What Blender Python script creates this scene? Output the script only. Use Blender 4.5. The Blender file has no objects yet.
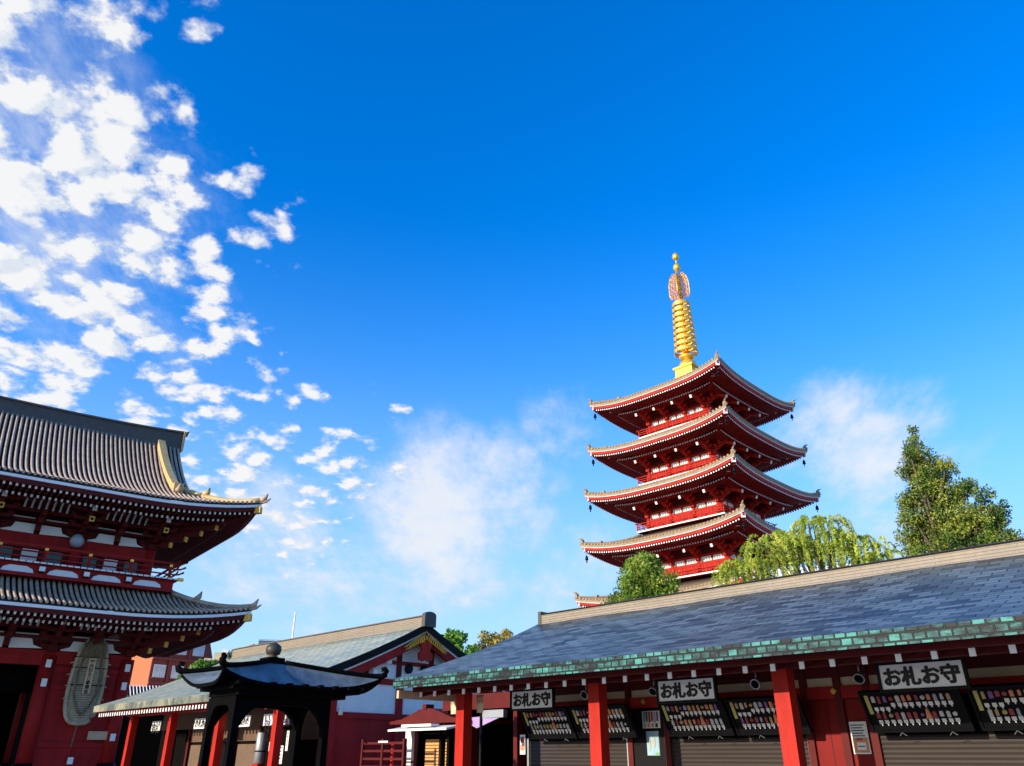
import bpy, math, random
from mathutils import Vector, Matrix
random.seed(7)
R = math.radians
SC = bpy.context.scene
COL = SC.collection

# ------------------------------------------------------------------ camera
def dirv(h): return Vector((math.sin(R(h)), math.cos(R(h)), 0))
cam_d = bpy.data.cameras.new('camera'); cam = bpy.data.objects.new('camera', cam_d); COL.objects.link(cam)
cam.location = (0, 0, 1.6); cam.rotation_euler = (R(90 + 25.9), 0, 0)
cam_d.sensor_fit = 'HORIZONTAL'; cam_d.sensor_width = 36; cam_d.lens = 767 / 1024 * 36
cam_d.clip_start = .1; cam_d.clip_end = 5000
SC.camera = cam
# ------------------------------------------------------------------ sun, sky, exposure
SUN_H, SUN_E = -126.3, 15.0                     # where the sun stands: heading from the view direction, elevation
sd = bpy.data.lights.new('sun', 'SUN'); sun = bpy.data.objects.new('sun', sd); COL.objects.link(sun)
to_sun = dirv(SUN_H) * math.cos(R(SUN_E)) + Vector((0, 0, math.sin(R(SUN_E))))
sun.rotation_euler = to_sun.to_track_quat('Z', 'Y').to_euler(); sun.location = (-30, -20, 40)
sd.energy = 5.0; sd.angle = R(.5); sd.color = (1, .88, .70)
w = bpy.data.worlds.new('World'); SC.world = w; w.use_nodes = True
SKY_STRENGTH = .14
SC.view_settings.exposure = .35
def build_world():
    nt = w.node_tree; N = nt.nodes; L = nt.links; N.clear()
    def nd(t, **k):
        n = N.new(t)
        for a, b in k.items(): setattr(n, a, b)
        return n
    def math_(op, a, b=None, c=None, clamp=False):
        n = nd('ShaderNodeMath', operation=op, use_clamp=clamp)
        for i, q in enumerate((a, b, c)):
            if q is None: continue
            if isinstance(q, (int, float)): n.inputs[i].default_value = q
            else: L.new(q, n.inputs[i])
        return n.outputs[0]
    out = nd('ShaderNodeOutputWorld'); bg = nd('ShaderNodeBackground'); bg.inputs[1].default_value = SKY_STRENGTH
    sky = nd('ShaderNodeTexSky', sky_type='NISHITA', sun_disc=False, sun_elevation=R(SUN_E), sun_rotation=R(SUN_H % 360), air_density=1.0, dust_density=.5, ozone_density=2.5)
    hs = nd('ShaderNodeHueSaturation'); hs.inputs['Hue'].default_value = .516; hs.inputs['Saturation'].default_value = 1.46; hs.inputs['Value'].default_value = 2.15
    L.new(sky.outputs[0], hs.inputs['Color'])
    tc = nd('ShaderNodeTexCoord'); D = tc.outputs['Generated']
    sp = nd('ShaderNodeSeparateXYZ'); L.new(D, sp.inputs[0])
    zc = math_('ADD', math_('MAXIMUM', sp.outputs[2], .0), .25)
    cb = nd('ShaderNodeCombineXYZ'); L.new(math_('DIVIDE', sp.outputs[0], zc), cb.inputs[0]); L.new(math_('DIVIDE', sp.outputs[1], zc), cb.inputs[1])
    P = cb.outputs[0]
    def noise(scale, detail, rough, dist=0, off=(0, 0, 0), sc=(1, 1, 1)):
        mp = nd('ShaderNodeMapping'); mp.inputs['Location'].default_value = off; mp.inputs['Scale'].default_value = sc; L.new(P, mp.inputs[0])
        n = nd('ShaderNodeTexNoise'); n.inputs['Scale'].default_value = scale; n.inputs['Detail'].default_value = detail
        n.inputs['Roughness'].default_value = rough; n.inputs['Distortion'].default_value = dist; L.new(mp.outputs[0], n.inputs[0]); return n.outputs[0]
    def cover(blobs):
        acc = None
        for (dx, dy, dz, r0, amp) in blobs:
            v = nd('ShaderNodeVectorMath', operation='DISTANCE'); L.new(D, v.inputs[0]); v.inputs[1].default_value = Vector((dx, dy, dz)).normalized()
            mr = nd('ShaderNodeMapRange', interpolation_type='SMOOTHSTEP'); L.new(v.outputs['Value'], mr.inputs[0])
            mr.inputs[1].default_value = r0; mr.inputs[2].default_value = r0 * .15; mr.inputs[3].default_value = 0; mr.inputs[4].default_value = amp
            acc = mr.outputs[0] if acc is None else math_('MAXIMUM', acc, mr.outputs[0])
        return acc
    def smooth(x, a, b):
        mr = nd('ShaderNodeMapRange', interpolation_type='SMOOTHSTEP'); L.new(x, mr.inputs[0]); mr.inputs[1].default_value = a; mr.inputs[2].default_value = b; return mr.outputs[0]
    puffs = cover(CLOUD_PUFFS)
    def vec(op, a, b):
        n = nd('ShaderNodeVectorMath', operation=op)
        for q, e in enumerate((a, b)):
            if isinstance(e, tuple): n.inputs[q].default_value = e
            else: L.new(e, n.inputs[q])
        return n.outputs[0]
    def noise_at(p, scale, detail, rough, color=False):
        n = nd('ShaderNodeTexNoise'); n.inputs['Scale'].default_value = scale; n.inputs['Detail'].default_value = detail; n.inputs['Roughness'].default_value = rough; L.new(p, n.inputs[0]); return n.outputs[1 if color else 0]
    def puff_field(p):
        wv = nd('ShaderNodeVectorMath', operation='SCALE'); L.new(vec('SUBTRACT', noise_at(p, 16, 3, .55, True), (.5, .5, .5)), wv.inputs[0]); wv.inputs['Scale'].default_value = .09
        q = vec('ADD', p, wv.outputs[0])
        vo = nd('ShaderNodeTexVoronoi', feature='SMOOTH_F1', voronoi_dimensions='2D'); vo.inputs['Scale'].default_value = PUFF_SCALE; vo.inputs['Smoothness'].default_value = .35; L.new(q, vo.inputs['Vector'])
        return math_('ADD', math_('MULTIPLY', vo.outputs['Distance'], -.62), math_('MULTIPLY', noise_at(p, 22, 9, .62), .95))
    P0 = vec('ADD', P, CLOUD_OFF)
    f0 = puff_field(P0); f1s = puff_field(vec('ADD', P0, (-.022, -.016, 0)))
    big = math_('MULTIPLY', noise_at(P0, 3.0, 3, .5), .55)
    f1 = math_('ADD', math_('ADD', f0, big), math_('MULTIPLY', puffs, .48))
    d1 = math_('MULTIPLY', smooth(f1, .77, 1.07), smooth(puffs, .02, .3))
    wisp = cover(CLOUD_WISPS)
    mpw = nd('ShaderNodeMapping'); mpw.inputs['Rotation'].default_value = (0, 0, R(WISP_ROT)); mpw.inputs['Scale'].default_value = (1.9, .9, 1); L.new(P, mpw.inputs[0])
    n2 = math_('ADD', math_('MULTIPLY', noise_at(mpw.outputs[0], 2.6, 12, .68), .75), math_('MULTIPLY', noise_at(P, 7, 9, .62), .35))
    f2 = math_('ADD', n2, math_('MULTIPLY', wisp, .42))
    d2 = math_('MULTIPLY', math_('MULTIPLY', smooth(f2, .66, 1.04), smooth(wisp, 0, .6)), .9)
    dens = math_('MINIMUM', math_('ADD', d1, d2), .98)
    lit = smooth(math_('SUBTRACT', f0, f1s), -.20, .06)
    thick = math_('MAXIMUM', math_('MULTIPLY', lit, smooth(d1, .2, .9)), math_('MULTIPLY', d2, .8))
    cc = nd('ShaderNodeMix', data_type='RGBA'); L.new(thick, cc.inputs[0])
    k = CLOUD_VALUE / SKY_STRENGTH
    cc.inputs[6].default_value = (.74 * k, .83 * k, .95 * k, 1); cc.inputs[7].default_value = (1.02 * k, 1.02 * k, 1.03 * k, 1)
    # thin haze low in the sky
    t = nd('ShaderNodeMapRange'); L.new(sp.outputs[2], t.inputs[0]); t.inputs[1].default_value = .64; t.inputs[2].default_value = .18
    hz = nd('ShaderNodeMix', data_type='RGBA'); L.new(math_('MULTIPLY', math_('POWER', t.outputs[0], 2.0), .8), hz.inputs[0]); L.new(hs.outputs[0], hz.inputs[6])
    e = 1 / SKY_STRENGTH / 2 ** SC.view_settings.exposure; hz.inputs[7].default_value = (.42 * e, .70 * e, 1.02 * e, 1)
    mx = nd('ShaderNodeMix', data_type='RGBA'); L.new(dens, mx.inputs[0]); L.new(hz.outputs[2], mx.inputs[6]); L.new(cc.outputs[2], mx.inputs[7])
    L.new(mx.outputs[2], bg.inputs[0]); L.new(bg.outputs[0], out.inputs[0])
CLOUD_OFF = (.35, .1, .0); PUFF_SCALE = 14; WISP_ROT = -35
CLOUD_VALUE = .72
CLOUD_PUFFS = [(-.50, .56, .66, .20, 1), (-.43, .66, .61, .16, 1), (-.53, .67, .51, .20, 1), (-.40, .73, .55, .15, 1), (-.33, .72, .61, .07, .75),
    (-.49, .76, .43, .17, 1), (-.40, .79, .47, .13, .95), (-.53, .78, .33, .17, .9), (-.44, .83, .34, .15, .85), (-.33, .89, .31, .13, .8), (-.26, .93, .26, .10, .72),
    (-.28, .87, .40, .09, .7), (-.157, .898, .412, .05, .85), (-.36, .58, .73, .06, .75), (-.15, .93, .33, .05, .6), (-.35, .80, .47, .10, .8), (-.30, .76, .58, .08, .72), (-.23, .92, .32, .11, .85), (-.38, .85, .37, .12, .9)]
CLOUD_WISPS = [(-.47, .72, .52, .30, .55), (-.5, .6, .62, .25, .55), (-.09, .955, .27, .20, 1), (-.02, .95, .30, .15, .95), (.06, .92, .385, .10, .7), (.40, .85, .335, .15, .85), (.34, .87, .345, .10, .7), (.46, .81, .36, .09, .6), (-.30, .92, .24, .16, .8), (.45,.85,.24,.2,.6), (-.2, .96, .18, .2, .6), (.1,.97,.2,.18,.55)]
build_world()
SC.view_settings.view_transform = 'Standard'; SC.view_settings.look = 'None'; SC.view_settings.gamma = 1; SC.view_settings.use_curve_mapping = False
SC.render.engine = 'CYCLES'

# ------------------------------------------------------------------ materials
def mat(name, col, rough=.6, metal=0, var=.18, scale=3.0, bump=0, bscale=40, spec=.4, trans=0, stretch=(1, 1, 1)):
    m = bpy.data.materials.new(name); m.use_nodes = True; nt = m.node_tree; N = nt.nodes; L = nt.links
    b = N['Principled BSDF']; b.inputs['Roughness'].default_value = rough; b.inputs['Metallic'].default_value = metal
    b.inputs['Specular IOR Level'].default_value = spec
    tc = N.new('ShaderNodeTexCoord'); mp = N.new('ShaderNodeMapping'); mp.inputs['Scale'].default_value = stretch; L.new(tc.outputs['Object'], mp.inputs[0])
    n = N.new('ShaderNodeTexNoise'); n.inputs['Scale'].default_value = scale; n.inputs['Detail'].default_value = 6; n.inputs['Roughness'].default_value = .62
    L.new(mp.outputs[0], n.inputs[0])
    mr = N.new('ShaderNodeMapRange'); mr.inputs[1].default_value = .3; mr.inputs[2].default_value = .7; mr.inputs[3].default_value = 1 - var; mr.inputs[4].default_value = 1 + var
    L.new(n.outputs[0], mr.inputs[0])
    mul = N.new('ShaderNodeVectorMath'); mul.operation = 'SCALE'; mul.inputs[0].default_value = col; L.new(mr.outputs[0], mul.inputs['Scale'])
    L.new(mul.outputs[0], b.inputs['Base Color'])
    if bump:
        n2 = N.new('ShaderNodeTexNoise'); n2.inputs['Scale'].default_value = bscale; n2.inputs['Detail'].default_value = 4; L.new(mp.outputs[0], n2.inputs[0])
        bp = N.new('ShaderNodeBump'); bp.inputs['Strength'].default_value = bump; bp.inputs['Distance'].default_value = .02; L.new(n2.outputs[0], bp.inputs['Height']); L.new(bp.outputs[0], b.inputs['Normal'])
    if trans:
        tr = N.new('ShaderNodeBsdfTranslucent'); L.new(mul.outputs[0], tr.inputs[0]); ms = N.new('ShaderNodeMixShader'); ms.inputs[0].default_value = trans
        L.new(b.outputs[0], ms.inputs[1]); L.new(tr.outputs[0], ms.inputs[2]); L.new(ms.outputs[0], N['Material Output'].inputs[0])
    return m
def shingle_mat(name, c1, c2, c3, rough, bw, bh, axes=(0, 1), mortar=(.01, .012, .015), metal=0, blot=.5, bumpd=.02):
    m = bpy.data.materials.new(name); m.use_nodes = True; nt = m.node_tree; N = nt.nodes; L = nt.links
    b = N['Principled BSDF']; b.inputs['Roughness'].default_value = rough; b.inputs['Metallic'].default_value = metal; b.inputs['Specular IOR Level'].default_value = .3
    tc = N.new('ShaderNodeTexCoord'); sp = N.new('ShaderNodeSeparateXYZ'); cb = N.new('ShaderNodeCombineXYZ')
    L.new(tc.outputs['Object'], sp.inputs[0]); L.new(sp.outputs[axes[0]], cb.inputs[0]); L.new(sp.outputs[axes[1]], cb.inputs[1])
    br = N.new('ShaderNodeTexBrick'); L.new(cb.outputs[0], br.inputs[0]); br.inputs['Scale'].default_value = 1
    br.inputs['Brick Width'].default_value = bw; br.inputs['Row Height'].default_value = bh; br.inputs['Mortar Size'].default_value = bh * .07; br.inputs['Mortar Smooth'].default_value = .3
    br.inputs['Color1'].default_value = (*c1, 1); br.inputs['Color2'].default_value = (*c2, 1); br.inputs['Mortar'].default_value = (*mortar, 1)
    n = N.new('ShaderNodeTexNoise'); n.inputs['Scale'].default_value = .9; n.inputs['Detail'].default_value = 7; n.inputs['Roughness'].default_value = .7; L.new(tc.outputs['Object'], n.inputs[0])
    mr = N.new('ShaderNodeMapRange'); mr.inputs[1].default_value = .45; mr.inputs[2].default_value = .72; mr.inputs[4].default_value = blot; L.new(n.outputs[0], mr.inputs[0])
    mx = N.new('ShaderNodeMix'); mx.data_type = 'RGBA'; L.new(mr.outputs[0], mx.inputs[0]); L.new(br.outputs['Color'], mx.inputs[6]); mx.inputs[7].default_value = (*c3, 1)
    n3 = N.new('ShaderNodeTexNoise'); n3.inputs['Scale'].default_value = 14; n3.inputs['Detail'].default_value = 4; L.new(tc.outputs['Object'], n3.inputs[0])
    m3 = N.new('ShaderNodeMapRange'); m3.inputs[1].default_value = .3; m3.inputs[2].default_value = .7; m3.inputs[3].default_value = .9; m3.inputs[4].default_value = 1.1; L.new(n3.outputs[0], m3.inputs[0])
    sc = N.new('ShaderNodeVectorMath'); sc.operation = 'SCALE'; L.new(mx.outputs[2], sc.inputs[0]); L.new(m3.outputs[0], sc.inputs['Scale'])
    L.new(sc.outputs[0], b.inputs['Base Color'])
    # each row of shingles is thicker at its lower edge
    fr = N.new('ShaderNodeMath'); fr.operation = 'DIVIDE'; L.new(sp.outputs[axes[1]], fr.inputs[0]); fr.inputs[1].default_value = bh
    fr2 = N.new('ShaderNodeMath'); fr2.operation = 'FRACT'; L.new(fr.outputs[0], fr2.inputs[0])
    ml = N.new('ShaderNodeMath'); ml.operation = 'MULTIPLY'; ml.inputs[1].default_value = -.8; L.new(fr2.outputs[0], ml.inputs[0])
    ad = N.new('ShaderNodeMath'); ad.operation = 'SUBTRACT'; L.new(ml.outputs[0], ad.inputs[0]); L.new(br.outputs['Fac'], ad.inputs[1])
    bp = N.new('ShaderNodeBump'); bp.inputs['Strength'].default_value = 1; bp.inputs['Distance'].default_value = bumpd; L.new(ad.outputs[0], bp.inputs['Height']); L.new(bp.outputs[0], b.inputs['Normal'])
    return m
RED = mat('vermilion_paint', (.41, .016, .008), .6, var=.24, scale=4, bump=.3, bscale=14, spec=.18, stretch=(1, 1, .3))
RED_DEEP = mat('crimson_paint', (.30, .012, .012), .65, var=.26, scale=2.2, bump=.3, bscale=14, spec=.18, stretch=(1, 1, .35))
DOOR_RED = mat('shaded_door_paint', (.19, .010, .008), .65, var=.3, scale=3, spec=.15, stretch=(1, 1, .3))  # door red darkened to carry the shade under the eave
RED_MID = mat('underside_shade_red', (.27, .012, .007), .65, var=.25, scale=2, spec=.18)  # vermilion darkened to carry shade under the pagoda eaves
RED_DARK = mat('dark_shaded_red', (.095, .007, .006), .65, var=.22, scale=2, spec=.2)  # dark red; holds the shade of eaves, shop wall and kiosk in its colour
PLASTER = mat('white_plaster', (.78, .78, .76), .8, var=.06, scale=4, bump=.1)
WHITE = mat('white_paint', (.8, .8, .78), .6, var=.05)
CREAM = mat('cream_plaster', (.62, .52, .32), .8, var=.1)
TILE = mat('sunlit_roof_tile', (.45, .33, .235), .7, spec=.2, var=.25, scale=2.5, bump=.2)  # tile rolls lightened and warmed to carry the low sun
TILE_TROUGH = mat('dark_shaded_tile', (.028, .027, .03), .8, spec=.1, var=.25, scale=2.5)  # dark tile; on the gate its colour holds the shadow between rolls
TILE_PALE = mat('pale_roof_tile', (.29, .205, .115), .6, var=.2, scale=3)
RIDGE_DARK = mat('ridge_tile', (.075, .068, .062), .6, var=.2, scale=3, bump=.3)
GOLD = mat('gilding', (.92, .52, .07), .42, metal=.65, var=.3, scale=2.5)
GOLD_SHADED = mat('shaded_gilding', (.50, .30, .05), .45, metal=.5, var=.2)  # gilding darkened to carry the shade it hangs in
SUNLIT_RIDGE = mat('sunlit_ridge_tile', (.58, .40, .16), .55, var=.15)  # golden sunlight on the ridges put into their colour
BLACK = mat('black_metal', (.005, .005, .006), .55, var=.2, spec=.12)
BRONZE = mat('dark_bronze', (.0022, .002, .002), .8, var=.3, spec=.05)
DARK = mat('dark_interior', (.004, .0033, .003), .9, var=.2, spec=.05)  # near-black standing in for the shade of deep interiors
ROOF_SHINGLE = shingle_mat('copper_shingle', (.012, .024, .034), (.15, .20, .225), (.11, .19, .19), .46, .36, .165, blot=.45, bumpd=.03, mortar=(.004, .007, .012))
ROOF_SHINGLE_PALE = shingle_mat('sunlit_weathered_copper', (.30, .40, .33), (.52, .56, .43), (.62, .54, .33), .5, .42, .18, blot=.7, bumpd=.035)  # green copper; the cream tone puts glancing sun into the colour
def patina_mat():
    m = bpy.data.materials.new('verdigris_copper'); m.use_nodes = True; nt = m.node_tree; N = nt.nodes; L = nt.links; b = N['Principled BSDF']; b.inputs['Roughness'].default_value = .6; b.inputs['Specular IOR Level'].default_value = .25
    tc = N.new('ShaderNodeTexCoord'); sp = N.new('ShaderNodeSeparateXYZ'); cb = N.new('ShaderNodeCombineXYZ'); L.new(tc.outputs['Object'], sp.inputs[0]); L.new(sp.outputs[0], cb.inputs[0]); L.new(sp.outputs[2], cb.inputs[1])
    br = N.new('ShaderNodeTexBrick'); L.new(cb.outputs[0], br.inputs[0]); br.inputs['Scale'].default_value = 1; br.inputs['Brick Width'].default_value = .15; br.inputs['Row Height'].default_value = .10; br.inputs['Mortar Size'].default_value = .013; br.inputs['Mortar Smooth'].default_value = .4
    br.inputs['Color1'].default_value = (0, 0, 0, 1); br.inputs['Color2'].default_value = (1, 1, 1, 1); br.inputs['Mortar'].default_value = (0, 0, 0, 1)
    mp = N.new('ShaderNodeMapping'); mp.inputs['Scale'].default_value = (1.6, 1, 5); L.new(tc.outputs['Object'], mp.inputs[0])
    n = N.new('ShaderNodeTexNoise'); n.inputs['Scale'].default_value = 1.4; n.inputs['Detail'].default_value = 8; n.inputs['Roughness'].default_value = .75; L.new(mp.outputs[0], n.inputs[0])
    a = N.new('ShaderNodeMath'); a.operation = 'MULTIPLY_ADD'; L.new(br.outputs['Color'], a.inputs[0]); a.inputs[1].default_value = .22; L.new(n.outputs[0], a.inputs[2])
    r = N.new('ShaderNodeValToRGB'); L.new(a.outputs[0], r.inputs[0]); e = r.color_ramp.elements
    e[0].position = .50; e[0].color = (.012, .016, .016, 1); e[1].position = .74; e[1].color = (.065, .26, .22, 1); x = e.new(.59); x.color = (.022, .075, .068, 1)
    mx = N.new('ShaderNodeMix'); mx.data_type = 'RGBA'; L.new(br.outputs['Fac'], mx.inputs[0]); L.new(r.outputs[0], mx.inputs[6]); mx.inputs[7].default_value = (.01, .013, .013, 1); L.new(mx.outputs[2], b.inputs['Base Color'])
    bp = N.new('ShaderNodeBump'); bp.invert = True; bp.inputs['Distance'].default_value = .015; L.new(br.outputs['Fac'], bp.inputs['Height']); L.new(bp.outputs[0], b.inputs['Normal'])
    return m
PATINA = patina_mat()
RIDGE_BEIGE = shingle_mat('beige_ridge_copper', (.28, .225, .165), (.25, .205, .155), (.19, .16, .13), .55, 1.3, .055, axes=(0, 2), mortar=(.24, .19, .14), bumpd=.008)
BRONZE_ROOF = mat('bronze_sheet', (.12, .15, .17), .5, var=.4, scale=3.2, spec=.3, bump=.4, bscale=9)  # base colour lightened to carry the sky's reflection on the bronze
STRAW = mat('straw', (.42, .335, .22), .85, var=.3, scale=3, bump=.8, bscale=60, stretch=(1, 1, .25))
STRAW_DARK = mat('old_straw', (.17, .135, .08), .85, var=.35, scale=5, bump=.8, bscale=50)
WOOD = mat('pale_wood', (.55, .38, .22), .7, var=.15, scale=4, stretch=(1, 1, .2))
WOOD_BROWN = mat('brown_wood', (.12, .068, .04), .7, var=.2)
INK = mat('black_ink', (.01, .01, .01), .6, var=.05)
SHUTTER = mat('brown_shutter', (.034, .025, .021), .5, var=.1, stretch=(.3, 1, 1))
SIGN_FACE = mat('sign_face', (.78, .76, .73), .6, var=.06)
PAPER = mat('paper', (.75, .73, .68), .8, var=.05)
STONE = mat('stone_paving', (.30, .29, .27), .85, var=.15, scale=.6, bump=.2)
GREY_METAL = mat('grey_metal', (.35, .36, .37), .4, metal=.5, var=.1)
SUNLIT_RENDER = mat('sunlit_render', (.44, .135, .05), .8, var=.1)  # hotel wall with the sun's orange put into its colour
RUST_RED = mat('rust_red_render', (.23, .05, .04), .8, var=.12)
BLIND = mat('orange_blind', (.62, .30, .10), .7, var=.12)
PURPLE = mat('lilac_cloth', (.38, .26, .50), .8, var=.1)
GLASS = mat('window_glass', (.45, .52, .60), .12, var=.3, scale=1, spec=.8)
def colour(name, c, **k): return mat(name, c, **k)
AM_RED = mat('red_cloth', (.32, .05, .05), .6); AM_GOLD = mat('gold_cloth', (.45, .30, .12), .5); AM_PURP = mat('purple_cloth', (.22, .09, .28), .6)
AM_WHITE = mat('white_cloth', (.5, .48, .45), .7); AM_GREY = mat('silver_cloth', (.30, .33, .38), .5); AM_PINK = mat('orange_cloth', (.62, .22, .10), .6); AM_OLIVE = mat('yellow_cloth', (.48, .42, .12), .6)
TEAL = mat('teal_lattice', (.05, .16, .15), .6)
SKYBLUE = mat('pale_blue_enamel', (.33, .40, .47), .4, var=.1)

# ------------------------------------------------------------------ mesh builder and scene graph helpers
class MB:
    def __init__(s): s.v = []; s.f = []; s.fm = []; s.fs = []; s.mats = []; s.M = None
    def mi(s, m):
        if m not in s.mats: s.mats.append(m)
        return s.mats.index(m)
    def add(s, pts):
        i = len(s.v)
        for p in pts:
            p = Vector(p); s.v.append(s.M @ p if s.M is not None else p)
        return i
    def face(s, idx, m, sm=False): s.f.append(tuple(idx)); s.fm.append(s.mi(m)); s.fs.append(sm)
    def hexa(s, p, m):
        i = s.add(p)
        for q in ((0, 3, 2, 1), (4, 5, 6, 7), (0, 1, 5, 4), (1, 2, 6, 5), (2, 3, 7, 6), (3, 0, 4, 7)): s.face([i + k for k in q], m)
        return s
    def box(s, x0, x1, y0, y1, z0, z1, m):
        return s.hexa([(x0, y0, z0), (x1, y0, z0), (x1, y1, z0), (x0, y1, z0), (x0, y0, z1), (x1, y0, z1), (x1, y1, z1), (x0, y1, z1)], m)
    def prism(s, a, b, m, side=None):
        n = len(a); i = s.add(a); j = s.add(b)
        s.face([i + k for k in range(n)][::-1], m); s.face([j + k for k in range(n)], m)
        for k in range(n):
            l = (k + 1) % n; s.face((i + k, i + l, j + l, j + k), side or m)
        return s
    def bar(s, p, q, wx, wz, m, up=(0, 0, 1)):
        p = Vector(p); q = Vector(q); d = (q - p).normalized(); u = Vector(up); r = d.cross(u).normalized(); u = r.cross(d)
        r = r * wx / 2; u = u * wz / 2
        return s.hexa([p - r - u, p + r - u, p + r + u, p - r + u, q - r - u, q + r - u, q + r + u, q - r + u], m)
    def tube(s, path, r, n, m, caps=True, ph=0, flat=None):
        P = [Vector(p) for p in path]; rings = []
        for k, p in enumerate(P):
            d = (P[min(k + 1, len(P) - 1)] - P[max(k - 1, 0)]).normalized()
            a = Vector((0, 0, 1)) if abs(d.z) < .9 else Vector((1, 0, 0))
            x = d.cross(a).normalized(); y = x.cross(d)
            rr = r[k] if isinstance(r, (list, tuple)) else r
            rings.append(s.add([p + x * rr * math.cos(ph + 2 * math.pi * t / n) + y * rr * math.sin(ph + 2 * math.pi * t / n) for t in range(n)]))
        for a, b in zip(rings, rings[1:]):
            for t in range(n): s.face((a + t, a + (t + 1) % n, b + (t + 1) % n, b + t), m, n > 4)
        if caps: s.face([rings[0] + t for t in range(n)][::-1], m); s.face([rings[-1] + t for t in range(n)], m)
        return s
    def lathe(s, prof, n, m, c=(0, 0), ph=0, sm=True):
        rings = [s.add([(c[0] + r * math.cos(ph + 2 * math.pi * t / n), c[1] + r * math.sin(ph + 2 * math.pi * t / n), z) for t in range(n)]) for r, z in prof]
        for a, b in zip(rings, rings[1:]):
            for t in range(n): s.face((a + t, a + (t + 1) % n, b + (t + 1) % n, b + t), m, sm)
        s.face([rings[0] + t for t in range(n)][::-1], m); s.face([rings[-1] + t for t in range(n)], m)
        return s
    def grid(s, P, m, sm=True):
        nx = len(P[0]); base = [s.add(r) for r in P]
        for a, b in zip(base, base[1:]):
            for t in range(nx - 1): s.face((a + t, a + t + 1, b + t + 1, b + t), m, sm)
        return s
    def slab(s, P, th, m, mbot=None, medge=None):   # a sheet with thickness th downwards
        nx = len(P[0]); ny = len(P)
        Q = [[Vector(p) - Vector((0, 0, th)) for p in r] for r in P]
        s.grid(P, m); s.grid([r[::-1] for r in Q], mbot or m)
        ring = [(0, t) for t in range(nx)] + [(k, nx - 1) for k in range(1, ny)] + [(ny - 1, t) for t in range(nx - 2, -1, -1)] + [(k, 0) for k in range(ny - 2, 0, -1)]
        for a, b in zip(ring, ring[1:] + ring[:1]):
            i = s.add([Q[a[0]][a[1]], Q[b[0]][b[1]], P[b[0]][b[1]], P[a[0]][a[1]]]); s.face((i, i + 1, i + 2, i + 3), medge or m)
        return s
SITE = {}                                           # object -> (its place in site coordinates)
class Site:
    def __init__(s, head, origin=(0, 0, 0)): s.rz = R(90 - head); s.M = Matrix.Translation(origin) @ Matrix.Rotation(s.rz, 4, 'Z')
def props(o, label=None, cat=None, group=None, kind=None):
    if label: o['label'] = label
    if cat: o['category'] = cat
    if group: o['group'] = group
    if kind: o['kind'] = kind
    return o
def thing(site, name, label, cat, at=(0, 0, 0), group=None):
    o = bpy.data.objects.new(name, None); COL.objects.link(o); o.empty_display_size = .3
    o.location = site.M @ Vector(at); o.rotation_euler = (0, 0, site.rz); SITE[o] = Vector(at)
    return props(o, label, cat, group)
def build(mb, name, parent=None, label=None, site=None, cat=None, group=None, kind=None):
    lo = Vector([min(v[i] for v in mb.v) for i in range(3)]); hi = Vector([max(v[i] for v in mb.v) for i in range(3)])
    c = (lo + hi) / 2
    if parent is None: c.z = lo.z
    me = bpy.data.meshes.new(name); me.from_pydata([v - c for v in mb.v], [], mb.f)
    for m in mb.mats: me.materials.append(m)
    me.polygons.foreach_set('material_index', mb.fm); me.polygons.foreach_set('use_smooth', mb.fs); me.update()
    o = bpy.data.objects.new(name, me); COL.objects.link(o); SITE[o] = c
    if parent is not None: o.parent = parent; o.location = c - SITE[parent]
    elif site is not None: o.location = site.M @ c; o.rotation_euler = (0, 0, site.rz)
    else: o.location = c
    return props(o, label, cat, group, kind)
def B(*a): return MB().box(*a)
def dup_part(src, delta, parent=None):
    o = src.copy(); COL.objects.link(o); p = parent or src.parent
    o.parent = p; SITE[o] = SITE[src] + Vector(delta); o.location = SITE[o] - SITE[p]
    for ch in [c for c in list(src.children)]:
        d = ch.copy(); COL.objects.link(d); d.parent = o; SITE[d] = SITE[ch] + Vector(delta)
    return o
def dup_thing(src, loc, rz=None, label=None):
    o = src.copy(); COL.objects.link(o); o.location = loc
    if rz is not None: o.rotation_euler = (0, 0, rz)
    if label: o['label'] = label
    for ch in list(src.children):
        c = ch.copy(); COL.objects.link(c); c.parent = o
        for g in list(ch.children):
            d = g.copy(); COL.objects.link(d); d.parent = c
    return o
def text_mb(body, size, m, x, y, z, depth=.01, bold=.0, line=1.0, sx=1.0):
    """lettering standing in the x-z plane, facing -y, centred on x, z"""
    cu = bpy.data.curves.new('lettering', 'FONT'); cu.body = body; cu.size = size; cu.align_x = 'CENTER'; cu.align_y = 'CENTER'; cu.extrude = depth / 2; cu.offset = bold; cu.space_line = line; cu.resolution_u = 3
    o = bpy.data.objects.new('lettering', cu); COL.objects.link(o)
    bpy.context.view_layer.update()
    me = bpy.data.meshes.new_from_object(o.evaluated_get(bpy.context.evaluated_depsgraph_get()))
    bpy.data.objects.remove(o); bpy.data.curves.remove(cu)
    mb = MB(); vs = [v.co.copy() for v in me.vertices]
    if vs:
        cx = (min(v.x for v in vs) + max(v.x for v in vs)) / 2; cy = (min(v.y for v in vs) + max(v.y for v in vs)) / 2
        mb.add([(x + (v.x - cx) * sx, y - v.z, z + v.y - cy) for v in vs])
        for p in me.polygons: mb.face(list(p.vertices), m)
    bpy.data.meshes.remove(me)
    return mb
def lerp(a, b, t): return a + (b - a) * t

SHOP = Site(134.2)                                   # x to the right along the shop fronts, y away from the camera
GATE = Site(52.2)
PAG = Site(44.6, 75 * dirv(14.45))
JOK = Site(46, 17.9 * dirv(-16.2) + Vector((.22, 0, -.10)))
WORLD = Site(90)

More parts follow.
